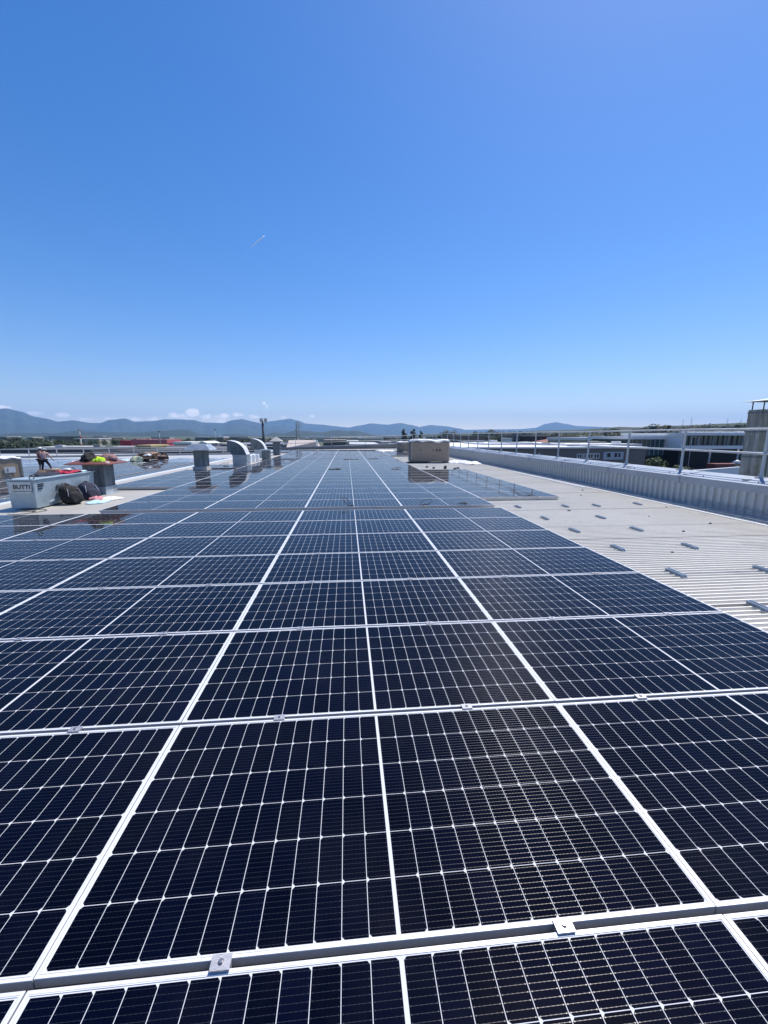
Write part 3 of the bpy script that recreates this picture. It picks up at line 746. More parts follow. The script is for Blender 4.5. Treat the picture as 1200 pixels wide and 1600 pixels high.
heap('plastic_film', (7.9, 25.6, -.16), 1.2, 1.0, .25, PADM, 'end of white plastic film bunched up near the parapet', 'plastic film', 33, fold=7)
heap('plastic_film', (4.3, 47.5, -.16), 2.2, 1.2, .25, PADM, 'white plastic film lying left of the far carton stack', 'plastic film', 34, fold=7)
b = MB(); b.box(-.9, .35, -.1, .2, 0, .10); tag(b.build('dark_plank', BLACK, loc=(4.95, 27.05, -.16)), 'dark plank lying under the near edge of the big pallet', 'plank')
for i, (x, y) in enumerate([(4.55, 23.3), (4.8, 22.6), (5.35, 22.2), (5.55, 23.0), (5.85, 22.0), (5.7, 23.6), (6.1, 22.3)]):
    b = MB(); b.box(-.07, .07, -.05, .05, 0, .06); b.box(-.02, .02, -.03, .03, .06, .10)
    tag(b.build('roof_clip', BLACK, loc=(x, y, -.162)), 'small dark fixing on the pale roof before the big pallet', 'fixing', 'dark fixings before the big pallet')

# pile of scrap cardboard on the lower roof
PY_, PX_ = 46.0, -20.9
CARDS = [cardm('scrap_card_a', (.30, .19, .12)), cardm('scrap_card_b', (.20, .12, .09)), cardm('scrap_card_c', (.42, .32, .24))]
for i in range(26):
    a = rnd.uniform(-1, 1); lay = i//7
    wq, dq, hq = rnd.uniform(.5, 1.2), rnd.uniform(.4, .9), rnd.uniform(.05, .22)
    b = MB(); v = b.box(-wq/2, wq/2, -dq/2, dq/2, 0, hq)
    for q in v: q.co += Vector((rnd.uniform(-.05,.05), rnd.uniform(-.05,.05), rnd.uniform(-.03,.03)))
    o = b.build('scrap_carton', CARDS[i % 3], loc=(PX_+a*1.55*(1-.12*lay), PY_+rnd.uniform(-.5,.5), -1.08+.25*lay+rnd.uniform(0,.05)))
    o.rotation_euler = (rnd.uniform(-.25,.25), rnd.uniform(-.2,.2), rnd.uniform(0, 3)); tag(o, 'flattened brown carton in the scrap pile on the lower roof', 'carton', 'cartons of the scrap pile')
heap('rubbish_bag', (-21.75, 45.1, -1.10), 1.2, .9, .95, OLIVE, 'pale olive plastic bag at the left of the scrap carton pile', 'bag', 41, fold=3)
heap('plastic_film', (-20.6, 45.1, -.45), .8, .5, .30, PADM, 'white film hanging over the scrap carton pile', 'plastic film', 42)
heap('plastic_film', (-23.5, 46.2, -1.10), .9, .7, .35, BLUEL, 'pale blue plastic beside the scrap carton pile', 'plastic film', 43)
b = MB(); b.box(-.85, .85, -.5, .5, 0, .75); bevel(tag(b.build('carton', mat('yellow_carton', (.62, .46, .18), .7), loc=(-23.0, 50.5, -1.10)), 'yellow carton standing behind the scrap pile', 'carton'), .02)
heap('rubbish_bag', (-21.4, 50.5, -1.10), 1.2, 1.0, 1.1, BLKC, 'black rubbish bag right of the yellow carton', 'bag', 45, fold=3)

# ------------------------------------------------------------------ people
SKIN = mat('skin', (.42, .24, .17), .6); PLAID = mat('pink_plaid_cotton', (.55, .22, .22), .8, 0, .5, 22, c2=(.72, .52, .50)); MAROON = fab('maroon_cotton', (.22, .07, .06)); HELM = mat('white_helmet', (.80, .80, .78), .35, 0, .03); SHOE = mat('boot_leather', (.05, .035, .03), .6); DENIM = fab('dark_trousers', (.018, .02, .032)); HAIR = mat('dark_hair', (.02, .015, .012), .6)
def skinobj(name, nodes, edges, m_, parent, sub=2, root=0):
    me = bpy.data.meshes.new(name); me.from_pydata([n[0] for n in nodes], edges, []); me.materials.append(m_)
    o = link(bpy.data.objects.new(name, me), parent)
    sk = o.modifiers.new('skin', 'SKIN'); sk.use_smooth_shade = True
    for i, n in enumerate(nodes):
        sv = me.skin_vertices[0].data[i]; r = n[1]
        sv.radius = r if hasattr(r, '__len__') else (r, r); sv.use_root = (i == root)
    su = o.modifiers.new('sub', 'SUBSURF'); su.levels = su.render_levels = sub
    return o
def person(loc, rz, label, J, shirt, trousers, bare_legs=False):
    t = thing('person', label, 'person', loc, rz)
    names = ['pelvis','waist','chest','neck','head0','head1','shL','elL','wrL','shR','elR','wrR','hipL','knL','anL','toL','hipR','knR','anR','toR']
    rad = dict(pelvis=(.14,.11), waist=(.125,.10), chest=(.155,.115), neck=.055, head0=.075, head1=.098, shL=.062, elL=.045, wrL=.028, shR=.062, elR=.045, wrR=.028, hipL=.088, knL=.060, anL=.040, toL=.035, hipR=.088, knR=.060, anR=.040, toR=.035)
    ed = [('pelvis','waist'),('waist','chest'),('chest','neck'),('neck','head0'),('head0','head1'),('chest','shL'),('shL','elL'),('elL','wrL'),('chest','shR'),('shR','elR'),('elR','wrR'),('pelvis','hipL'),('hipL','knL'),('knL','anL'),('anL','toL'),('pelvis','hipR'),('hipR','knR'),('knR','anR'),('anR','toR')]
    idx = {n: i for i, n in enumerate(names)}
    nodes = [(J[n], rad[n]) for n in names]; edges = [(idx[a], idx[b_]) for a, b_ in ed]
    for side in 'LR':                               # five fingers on each hand, rooted in the palm
        wr = Vector(J['wr'+side]); el = Vector(J['el'+side]); d = (wr-el).normalized(); pa_ = wr+d*.075
        nodes.append((tuple(pa_), (.036, .016))); pi = len(nodes)-1; edges.append((idx['wr'+side], pi))
        side_v = d.cross(Vector((0, 1, 0))).normalized() if abs(d.y) < .95 else Vector((1,0,0))
        for q in range(5):
            off = side_v*(-.026+.017*q if q < 4 else .045); st = pa_ + off*(.9) + d*(.02 if q < 4 else -.02)
            tip = st + d*((.065, .078, .072, .055, .035)[q]) + Vector((0, -.018, 0)); mid = (st+tip)/2+Vector((0, .006, 0))
            nodes += [(tuple(st), .009), (tuple(mid), .0085), (tuple(tip), .007)]; k_ = len(nodes)
            edges += [(pi, k_-3), (k_-3, k_-2), (k_-2, k_-1)]
    skinobj('body', nodes, edges, SKIN, t)
    g = 1.16
    def sub_(keys, eds, m_, name, gg=g, extra=None):
        nn = [(extra[k_] if extra and k_ in extra else J[k_], tuple(x*gg for x in (rad[k_] if hasattr(rad[k_], '__len__') else (rad[k_],)*2))) for k_ in keys]
        ii = {k_: i for i, k_ in enumerate(keys)}
        return skinobj(name, nn, [(ii[a], ii[b_]) for a, b_ in eds], m_, t)
    mid = lambda a, b_, f: tuple(Vector(J[a]).lerp(Vector(J[b_]), f))
    sub_(['pelvis','waist','chest','shL','elL','shR','elR'], [('pelvis','waist'),('waist','chest'),('chest','shL'),('shL','elL'),('chest','shR'),('shR','elR')], shirt, 'shirt', 1.2)
    kk = 'kn' if bare_legs else 'an'
    ks = ['pelvis','hipL','knL','hipR','knR'] + ([] if bare_legs else ['anL','anR'])
    es = [('pelvis','hipL'),('hipL','knL'),('pelvis','hipR'),('hipR','knR')] + ([] if bare_legs else [('knL','anL'),('knR','anR')])
    sub_(ks, es, trousers, 'trousers', 1.22)
    b = MB()
    for s_ in 'LR':
        a_, c_ = Vector(J['an'+s_]), Vector(J['to'+s_]); b.tube([a_+Vector((0,0,.09)), a_, a_.lerp(c_, .5)+Vector((0,0,-.02)), c_], [.058, .062, .055, .042], 10)
    b.build('boot', SHOE, t)
    h0, h1 = Vector(J['head0']), Vector(J['head1']); up_ = (h1-h0).normalized()
    b = MB(); b.ball(h1+up_*.035, .118, 2, (.95, 1.1, .80)); b.tube([h1+up_*.03, h1+up_*.045], [.135, .132], 18)
    b.build('helmet', HELM, t)
    b = MB(); b.ball(h1-up_*.03+Vector((0, -.02, 0)), .098, 2, (.95, .9, .8)); b.build('hair', HAIR, t)
    b = MB(); f_ = Vector((0, .095, 0))              # face looks along +y
    b.tube([h1+f_+Vector((0,-.01,-.02)), h1+f_+Vector((0,.02,-.055))], [.009, .014], 6)
    b.build('nose', SKIN, t)
    b = MB()
    for s_ in (-1, 1): b.ball(h1+Vector((s_*.033, .087, -.015)), .010, 1)
    b.build('eye', PRINT, t)
    b = MB(); b.box(h1.x-.022, h1.x+.022, h1.y+.082, h1.y+.090, h1.z-.092, h1.z-.085); b.build('mouth', fab('lip', (.3,.1,.09)), t)
    b = MB()
    for s_ in (-1, 1): b.ball(h1+Vector((s_*.098, 0, -.035)), .028, 1, (.4, .7, 1))
    b.build('ear', SKIN, t)
    return t
JA = dict(pelvis=(0,0,.95), waist=(0,.01,1.10), chest=(.01,.04,1.35), neck=(.01,.05,1.50), head0=(.01,.07,1.56), head1=(.01,.09,1.65),
          shL=(-.19,.03,1.42), elL=(-.27,.10,1.17), wrL=(-.20,.30,1.12), shR=(.20,.03,1.42), elR=(.25,.12,1.17), wrR=(.15,.34,1.15),
          hipL=(-.09,0,.88), knL=(-.11,.03,.48), anL=(-.12,0,.09), toL=(-.14,.14,.04), hipR=(.09,0,.88), knR=(.12,.03,.48), anR=(.13,-.02,.09), toR=(.17,.11,.04))
JB = dict(pelvis=(0,0,.93), waist=(-.01,.05,1.08), chest=(-.04,.17,1.30), neck=(-.05,.24,1.44), head0=(-.05,.28,1.49), head1=(-.06,.33,1.57),
          shL=(-.24,.17,1.36), elL=(-.32,.25,1.12), wrL=(-.28,.46,1.02), shR=(.16,.17,1.36), elR=(.30,.14,1.12), wrR=(.38,.28,.93),
          hipL=(-.09,0,.88), knL=(-.15,.05,.48), anL=(-.19,-.02,.09), toL=(-.21,.12,.04), hipR=(.09,0,.88), knR=(.27,.08,.50), anR=(.45,-.05,.09), toR=(.50,.09,.04))
person((-21.85, 31.6, -.955), R(-14), 'standing worker in a maroon shirt and shorts, white helmet, left of the other', JA, MAROON, fab('brown_shorts', (.07, .05, .04)), True)
person((-21.25, 31.1, -.955), R(8), 'worker in pink plaid shirt and dark trousers, legs apart, leaning forward', JB, PLAID, DENIM)

# ------------------------------------------------------------------ big weathered flue beyond the parapet
k = NT('weathered_flue_sheet'); ob = k.n('ShaderNodeTexCoord').outputs['Object']
mp = k.n('ShaderNodeMapping'); k.put(mp.inputs[0], ob); mp.inputs['Scale'].default_value = (6, 6, .8)
f1 = k.ramp(k.noise(mp.outputs[0], 1.6, 6, .7), .35, .68); f2 = k.ramp(k.noise(ob, 2.2, 6, .7), .4, .7)
c_ = k.mix(f1, (.20, .18, .15, 1), (.58, .55, .49, 1)); c_ = k.mix(k.M('MULTIPLY', f2, .5), c_, (.20, .15, .11, 1))
FLUE = k.done(k.bsdf(Base_Color=c_, Roughness=.5, Metallic=.4).outputs[0])
t = thing('flue', 'tall streaked square steel flue beyond the parapet at the right edge', 'chimney', (0, 0, 0))
fx, fy = 11.93, 11.1
b = MB()
b.box(fx, fx+1.15, fy, fy+.45, -8.5, 2.40)
b.build('shaft', FLUE, t)
b = MB()
for z in (.25, 1.02, 1.75, 2.30): b.box(fx-.015, fx+1.165, fy-.015, fy+.465, z, z+.035)
for x in (.38, .78): b.box(fx+x, fx+x+.03, fy-.012, fy-.001, -1, 2.3)
b.build('flange', GALV_D, t)
for (x, y) in ((.06, .06), (1.05, .06), (.06, .40), (1.05, .40), (.30, .06)):
    b = MB(); b.tube([(fx+x, fy+y, 2.40), (fx+x, fy+y, 2.64)], .018, 6); b.build('cap_leg', GALV_D, t)
b = MB(); b.hexa([(fx-.12, fy-.15, 2.64), (fx+1.27, fy-.15, 2.64), (fx+1.27, fy+.6, 2.64), (fx-.12, fy+.6, 2.64)], [(fx+.5, fy+.2, 2.74), (fx+.65, fy+.2, 2.74), (fx+.65, fy+.25, 2.74), (fx+.5, fy+.25, 2.74)])
b.build('rain_cap', GALV, t)
b = MB(); b.box(13.3, 13.9, 10.8, 11.5, -8.5, 2.62); tag(b.build('flue', CONC), 'pale duct standing just right of the streaked flue', 'duct')
def settle(o, ax=None, ay=None, kf=.966, dz=.063):
    ax = o.location.x if ax is None else ax; ay = o.location.y if ay is None else ay
    o.location.x += ax*(kf-1); o.location.y += ay*(kf-1); o.location.z += dz
for o in list(COL.objects):
    if o.parent or o.get('kind') or o.type not in ('MESH', 'EMPTY') or 'category' not in o: continue
    if o.name.split('.')[0] == 'steel_bin' or (-8.5 < o.location.x < -7.7 and 11.5 < o.location.y < 13.05 and o.location.z > .4): settle(o, -7.95, 11.9)
    elif o.name.split('.')[0] in ('backpack', 'chimney', 'curved_vent', 'wrapped_pack', 'roof_clip', 'dark_plank'): settle(o)
    elif o.name.split('.')[0] in ('tool_bag', 'safety_vest') or (o.name.split('.')[0] in ('cloth', 'glove') and o.location.z > .5): settle(o, -7.79, 13.69)
    elif o.name.split('.')[0] in ('plastic_sheet', 'cloth', 'plastic_film', 'cardboard_pallet') and o.location.x > -9: settle(o)


# ------------------------------------------------------------------ ground, hills
GZ = -9.0
k = NT('plain_ground'); geo = k.n('ShaderNodeNewGeometry').outputs['Position']
f1 = k.ramp(k.noise(geo, .004, 6, .6), .38, .62); f2 = k.ramp(k.noise(geo, .03, 4, .6), .4, .6)
c_ = k.mix(f1, (.04, .065, .025, 1), (.10, .10, .06, 1)); c_ = k.mix(k.M('MULTIPLY', f2, .4), c_, (.05, .07, .03, 1))
GROUND = k.done(k.bsdf(Base_Color=c_, Roughness=.9).outputs[0])
b = MB(); v = [b.bm.verts.new(p) for p in ((-45000, -3000, GZ), (45000, -3000, GZ), (45000, 60000, GZ), (-45000, 60000, GZ))]; b.bm.faces.new(v)
tag(b.build('ground', GROUND), kind='structure')
ASPH = mat('asphalt', (.055, .055, .058), .9, 0, .15, .2)
b = MB(); b.box(35, 260, 20, 118, GZ+.004, GZ+.03); tag(b.build('road', ASPH), kind='structure')
FOREST = mat('wooded_hillside', (.022, .040, .022), .9, 0, .45, .0022, c2=(.05, .065, .035), coords='Object')
FOREST2 = mat('near_wood_slope', (.014, .028, .012), .9, 0, .5, .02, c2=(.035, .055, .022))
FOREST2B = mat('dark_hill_wood', (.012, .026, .014), .9, 0, .5, .004, c2=(.03, .05, .024))
def interp(P, x):
    if x <= P[0][0]: return P[0][1]
    for (x0, y0), (x1, y1) in zip(P, P[1:]):
        if x <= x1:
            f = (x-x0)/(x1-x0); f = f*f*(3-2*f)*.5+f*.5; return y0+(y1-y0)*f
    return P[-1][1]
def ridge(name, P, D, depth, m_, seed, rough=.10, n=220, rows=31, base=GZ-5):
    b = MB(); bm = b.bm; g = []; x0, x1 = P[0][0], P[-1][0]
    for i in range(n):
        px = x0+(x1-x0)*i/(n-1); d = ray(px, 690); dh = Vector((d.x, d.y, 0)).normalized()
        top = ray(px, interp(P, px)); hgt = EYE + D*top.z/math.hypot(top.x, top.y)
        row = []
        for j in range(rows):
            s = j/(rows-1)*1.5-1.0                   # -1 foot, 0 crest, .5 behind
            dist = D + s*depth + depth*.12*noise.noise(Vector((px*.012, seed, 0)))*(1-abs(s))
            fall = (1-abs(s)**1.25) if s < 0 else (1-(s/.5)**2*.9)
            pos = dh*dist
            nz = noise.fractal(Vector((pos.x/depth*3.2, pos.y/depth*3.2, seed)), .8, 2.1, 6)
            spur = abs(noise.noise(Vector((px*.055+seed, s*.8, seed))))
            h = (hgt-base)*max(0, fall)*min(1.02, 1 + (rough*2.6*nz - .35*spur)*(abs(s)**.7 if s < 0 else 1)*(1 if abs(s) > .02 else 0)) + base
            h += (hgt-base)*.012*noise.noise(Vector((px*.4, seed, s*3)))
            row.append(bm.verts.new((pos.x, pos.y, h)))
        g.append(row)
    for i in range(n-1):
        for j in range(rows-1): bm.faces.new((g[i][j], g[i+1][j], g[i+1][j+1], g[i][j+1])).smooth = True
    return tag(b.build(name, m_), kind='structure')
ridge('mountains', [(-120, 652), (-40, 645), (0, 640), (18, 638), (40, 643), (60, 651), (78, 654), (95, 659), (118, 657), (145, 661), (160, 661), (175, 656), (200, 654), (214, 659), (240, 658), (262, 655), (285, 655), (305, 656), (320, 660), (350, 661), (366, 656), (380, 654.5), (400, 659), (418, 664), (440, 666), (470, 671), (520, 676), (560, 680)], 13500, 4200, FOREST, 3)
ridge('far_mountains', [(380, 668), (400, 664), (425, 658), (443, 656), (455, 654.5), (466, 657), (480, 662), (505, 663.5), (525, 666), (545, 668), (560, 665), (580, 661.5), (605, 663.5), (625, 661), (642, 664), (655, 667), (672, 664), (695, 665.5), (715, 669), (740, 675), (770, 680)], 17000, 4000, FOREST, 8)
ridge('hills', [(-60, 680), (0, 678), (40, 676.5), (90, 677), (120, 673), (160, 675), (215, 676), (240, 674), (262, 672.5), (285, 671), (297, 672), (317, 679), (345, 681), (354, 678.5), (372, 677.5), (393, 680.5), (405, 681), (415, 679.5), (428, 675.5), (445, 677), (462, 672.5), (480, 673.5), (500, 675.5), (530, 671.5), (545, 674), (556, 672.5), (585, 679.5), (610, 682)], 5600, 1700, FOREST2B, 12, .07)
ridge('foothills', [(-80, 682), (-20, 684), (30, 682), (80, 684.5), (120, 680.5), (150, 679.5), (180, 684), (230, 684.5), (300, 685), (380, 685), (460, 684)], 3300, 900, FOREST, 17, .05)
ridge('far_mountains', [(690, 672), (760, 671), (810, 670.5), (835, 668.5), (850, 662.5), (866, 659.5), (880, 662), (900, 665.5), (925, 666.5), (950, 667.5), (1000, 671), (1060, 674)], 18500, 3000, FOREST, 21, .05)
ridge('wooded_hill', [(600, 681), (700, 677.5), (760, 675.5), (800, 675), (850, 672.5), (900, 671.5), (950, 668.5), (965, 667), (1000, 668), (1040, 665), (1084, 664), (1130, 662), (1161, 660.5), (1210, 658), (1300, 655), (1400, 655)], 1500, 900, FOREST2, 25, .05, 260)

# ------------------------------------------------------------------ trees
LEAF = [mat('leaf_'+n_, c, .7, 0, .45, .9) for n_, c in (('dark', (.030, .050, .022)), ('mid', (.050, .085, .028)), ('light', (.085, .125, .040)))]
BARK = mat('bark', (.07, .055, .04), .9)
def tree_mesh(seed, conifer=False, n=900):
    r_ = random.Random(seed); b = MB(); bm = b.bm
    blobs = []
    if conifer:
        for i in range(9): blobs.append((Vector((r_.uniform(-.08,.08), r_.uniform(-.08,.08), .22+.085*i)), .25*(1-i/10.5)))
    else:
        for i in range(11):
            a = r_.uniform(0, 6.28); q = r_.uniform(.05, .30); blobs.append((Vector((q*math.cos(a), q*math.sin(a), r_.uniform(.38, .84))), r_.uniform(.13, .22)))
    for i in range(n):
        c, rr = r_.choice(blobs); d = Vector((r_.gauss(0,1), r_.gauss(0,1), r_.gauss(0,1))).normalized(); p = c + d*rr*r_.uniform(.55, 1.05)
        s = r_.uniform(.022, .045); nrm = (d+Vector((r_.uniform(-.7,.7), r_.uniform(-.7,.7), r_.uniform(-.2,.9)))).normalized()
        u_ = nrm.orthogonal().normalized(); w_ = nrm.cross(u_)
        f = bm.faces.new([bm.verts.new(p+u_*s), bm.verts.new(p+w_*s*.7), bm.verts.new(p-u_*s), bm.verts.new(p-w_*s*.7)]); f.material_index = 0
    me = bpy.data.meshes.new('crown'); bm.to_mesh(me); bm.free()
    return me
def trunk_mesh(seed):
    r_ = random.Random(seed); b = MB(); b.tube([(0, 0, -.02), (.01, 0, .3), (0, .01, .7)], [.035, .024, .008], 7)
    for i in range(4):
        a = i*1.6; b.tube([(0, 0, .3+.07*i), (.16*math.cos(a), .16*math.sin(a), .5+.07*i)], [.014, .005], 5)
    return b.mesh('trunk', BARK)
CROWNS = [(tree_mesh(i, False), trunk_mesh(i)) for i in range(4)]; CONI = [(tree_mesh(20+i, True, 700), trunk_mesh(20+i)) for i in range(2)]
crown_cache = {}
def tree(px, ytop, D, label, kind=0, shade=1, wid=1., group='trees beyond the roofs', zb=None):
    top = atY(px, ytop, D); zb = GZ if zb is None else zb; h = top.z-zb
    cm, tm = (CONI if kind else CROWNS)[rnd.randrange(2 if kind else 4)]
    key = (cm.name, shade)
    if key not in crown_cache:
        c2 = cm.copy(); c2.materials.clear(); c2.materials.append(LEAF[shade]); crown_cache[key] = c2
    t = thing('conifer' if kind else 'tree', label, 'tree', (top.x, top.y, zb), rnd.uniform(0, 6), group)
    t.scale = (h*wid, h*wid, h/.98)
    link(bpy.data.objects.new('crown', crown_cache[key]), t); link(bpy.data.objects.new('trunk', tm), t)
    return t
tree(632, 669.5, 330, 'dark pointed conifer left of the pair behind the far railing', 1, 0, .9)
tree(645.5, 669.5, 320, 'dark ragged conifer behind the corner of the far railing', 1, 0, .9)
tree(658, 672.5, 330, 'smaller dark conifer right of the ragged one', 1, 0, .7)
tree(700, 669.5, 260, 'broad dark round tree behind the guard rail near its far end', 0, 0, 1.1)
tree(693, 672, 265, 'dark tree leaning on the left side of the broad round one', 0, 0, .8)
tree(1030, 661.5, 330, 'large dark dome shaped tree on the right skyline', 0, 0, 1.5)
tree(1022, 713, 101, 'bright green small tree just above the coping beside the grey building', 0, 2, 1.2)
tree(1034, 717, 103, 'smaller bright green tree right of the other one by the grey building', 0, 2, 1.1)
tree(1063, 727, 96, 'low light green bush beside the parked cars', 0, 2, 1.8)
tree(768, 677, 210, 'dark green tree between guard rail posts near the tan sheds', 0, 0, .9)
tree(776, 679, 200, 'mid green tree beside the dark one near the tan sheds', 0, 1, .9)
for x in (40, 48, 56): tree(x, 710+ (x % 5), 84, 'green bush behind the railing left of the two workers', 0, 2, 1.4, 'bushes behind the left railing')
rows_ = [(rnd.uniform(870, 1160), 0) for i in range(34)]
for x, _ in rows_:
    D = rnd.uniform(230, 460); tree(x, 681-(x-850)/300*9+rnd.uniform(-2.5, 3.5)*(260/D), D, 'leafy tree in the belt behind the modern office', 0, rnd.choice((0, 1, 1, 2)), rnd.uniform(1., 1.5), 'tree belt behind the modern office')
for i in range(26):
    x = rnd.uniform(950, 1170); D = rnd.uniform(550, 900); tree(x, 667-(x-950)/220*6+rnd.uniform(-1, 2), D, 'tree on the wooded right skyline', 0, rnd.choice((0, 0, 1)), rnd.uniform(1., 1.6), 'skyline trees on the right')
for i in range(34):
    x = rnd.uniform(480, 900); D = rnd.uniform(300, 900); tree(x, 681-max(0, x-620)/300*5+rnd.uniform(-1, 3), D, 'tree scattered among the distant sheds', rnd.random() < .2, rnd.choice((0, 0, 1)), rnd.uniform(.8, 1.3), 'trees among the distant sheds')
for i in range(46):
    x = rnd.uniform(-10, 500); D = rnd.uniform(350, 900); tree(x, 686-(1.5 if x < 120 else 0)+rnd.uniform(-2.0, 1.5), D, 'tree in the dark belt before the left foothills', 0, rnd.choice((0, 0, 1)), rnd.uniform(1., 1.6), 'tree belt before the left foothills')

WOODLEAF = mat('wood_foliage', (.018, .036, .015), .7, 0, .5, .05, c2=(.05, .08, .028))
def wood(x0, x1, ytop, D0, D1, n, label, hh=(9, 15)):
    b = MB(); bm = b.bm; r_ = random.Random(int(x0*7+n))
    for i in range(n):
        px = r_.uniform(x0, x1); D = r_.uniform(D0, D1); p = atY(px, 690, D); h = r_.uniform(*hh)
        lim = atY(px, ytop(px) if callable(ytop) else ytop, D).z-GZ
        h = min(h, max(3, lim*r_.uniform(.85, 1.05))) if lim > 3 else h; w_ = h*r_.uniform(.28, .42)
        for j in range(170):
            d = Vector((r_.gauss(0,1), r_.gauss(0,1), r_.gauss(0,1))).normalized(); q = r_.uniform(.6, 1.05)*(1+.25*noise.noise(d*2+Vector((i, 0, 0))))
            c = Vector((p.x+d.x*w_*q, p.y+d.y*w_*q, GZ+h*.55+d.z*h*.45*q)); s_ = r_.uniform(.35, .8)*h/11
            u_ = (d+Vector((r_.uniform(-.6,.6), r_.uniform(-.6,.6), r_.uniform(0,.8)))).normalized().orthogonal().normalized(); v_ = d.cross(u_).normalized()
            bm.faces.new([bm.verts.new(c+u_*s_), bm.verts.new(c+v_*s_*.8), bm.verts.new(c-u_*s_), bm.verts.new(c-v_*s_*.8)])
    me = bpy.data.meshes.new('wood'); bm.to_mesh(me); bm.free(); me.materials.append(WOODLEAF)
    o = link(bpy.data.objects.new('wood', me)); return tag(o, label, 'trees', kind='stuff')
wood(860, 1190, lambda x: 678-(x-860)/330*8, 210, 420, 210, 'dense green wood behind the modern office on the right')
wood(740, 1210, lambda x: 672-(x-740)/470*10, 600, 1000, 260, 'dark wood along the right skyline', (12, 22))
wood(-60, 500, 686, 380, 800, 330, 'dark tree line before the left foothills', (9, 16))
wood(-60, 150, 688.5, 220, 380, 60, 'dark leafy trees just beyond the left halls')
wood(480, 760, 682.5, 700, 1200, 110, 'dark tree line behind the distant sheds', (9, 15))
# ------------------------------------------------------------------ buildings
DARKWALL = mat('taupe_render', (.17, .15, .135), .85, 0, .08, .3); WHITEROOF = mat('white_flat_roof', (.72, .72, .71), .6, 0, .10, .12); REDROOF = mat('tiled_red_roof', (.26, .12, .085), .8, 0, .2, .5)
DKGLASS = mat('dark_window_glass', (.02, .025, .03), .12, 0, .1, .5); TEAL = mat('teal_window_glass', (.035, .085, .095), .15, 0, .35, .12); BRICK = mat('dark_brown_cladding', (.055, .032, .028), .8); BLACKW = mat('black_plinth', (.015, .014, .016), .8)
CREAM = mat('cream_render', (.42, .38, .31), .85, 0, .08, .3); GREYR = mat('grey_roof_felt', (.30, .31, .32), .8, 0, .12, .15); REDW = mat('bright_red_cladding', (.48, .035, .06), .6, 0, .1, .2); YELW = mat('ochre_wall', (.50, .40, .20), .8); TANROOF = mat('tan_roof', (.30, .24, .20), .8, 0, .15, .2)
def shed(x0, x1, ytop, D, dep, wall, roofm, label, cat='building', group=None, roofh=.35, name='warehouse', nwin=0, winz=(.3, .6), over=.4, pitched=0., band=None):
    a, c = atY(x0, ytop, D), atY(x1, ytop, D); zt = (a.z+c.z)/2; cxm = (a.x+c.x)/2; wd = abs(c.x-a.x)
    t = thing(name, label, cat, (cxm, D, GZ), 0, group); H = zt-GZ
    b = MB(); b.box(-wd/2, wd/2, 0, dep, 0, H-roofh); b.build('wall', wall, t)
    b = MB()
    if pitched:
        b.prism([(-wd/2-over, H-roofh), (wd/2+over, H-roofh), (wd/2+over, H-roofh+.15), (0, H-roofh+pitched), (-wd/2-over, H-roofh+.15)], -over, dep+over)
    else: b.box(-wd/2-over, wd/2+over, -over, dep+over, H-roofh+.003, H)
    b.build('roof', roofm, t)
    if wd > 14 and D < 320 and not pitched and dep > 14:
        for i in range(min(6, int(wd/7))):
            ux = -wd/2+wd*rnd.uniform(.08, .92); uy = rnd.uniform(2, dep-4); us = rnd.uniform(.5, 1.3); b = MB(); b.box(ux-us, ux+us, uy, uy+us*1.5, H+.002, H+rnd.uniform(.3, .8)); b.build('roof_unit', rnd.choice((GREYR, CREAM, WHITE)), t)
    for i in range(nwin):
        q = -wd/2+wd*(i+.5)/nwin; ww = wd/nwin*.33
        f = MB(); f.box(q-ww-.12, q+ww+.12, -.10, -.003, H*winz[0]-.12, H*winz[1]+.12); fo = f.build('window', WHITE, t)
        f = MB(); f.box(q-ww, q+ww, -.12, -.103, H*winz[0], H*winz[1]); f.box
        f.build('pane', DKGLASS, fo)
    return t, wd, H
# long taupe factory just across the street
t, wd, H = shed(640, 1010, 698.5, 96, 46, DARKWALL, WHITEROOF, 'long taupe factory with bright white flat roof across the street')
for k_, (x0, x1, y0, y1) in enumerate([(902, 909, 709, 716.5), (911, 916, 709, 716.5), (918.5, 926.5, 708.5, 716.5), (928, 936, 708.5, 716.5)]):
    a, c = atY(x0, y0, 95.9), atY(x1, y1, 95.9)
    f = MB(); f.box(a.x-t.location.x, c.x-t.location.x, -.16, -.003, c.z-GZ, a.z-GZ); fo = f.build('window', WHITE, t)
    f = MB(); xm = (a.x+c.x)/2-t.location.x
    for s0, s1 in ((a.x-t.location.x+.15, xm-.08), (xm+.08, c.x-t.location.x-.15)): f.box(s0, s1, -.18, -.163, c.z-GZ+.15, a.z-GZ-.15)
    f.build('pane', DKGLASS, fo)
a, c = atY(943, 706, 95.9), atY(973, 718, 95.9); f = MB(); f.box(a.x-t.location.x, c.x-t.location.x, -.25, -.003, c.z-GZ, a.z-GZ); fo = f.build('pale_bay', mat('pale_bay_panel', (.40, .42, .46), .7), t)
f = MB(); xx = a.x-t.location.x
for s0, s1 in ((.9, 1.8), (2.8, 3.5), (3.8, 4.3)): f.box(xx+s0, xx+s1, -.27, -.253, c.z-GZ+.6, a.z-GZ-.3)
f.build('pane', DKGLASS, fo)
for x in (825, 844): 
    pp = atY(x, 702, 95.6); b = MB(); b.box(-.12, .12, -.25, .0, -.3, .3); b.build('wall_lamp', WHITE, t).location = (pp.x-t.location.x, 0-.01, pp.z-GZ-1.2)
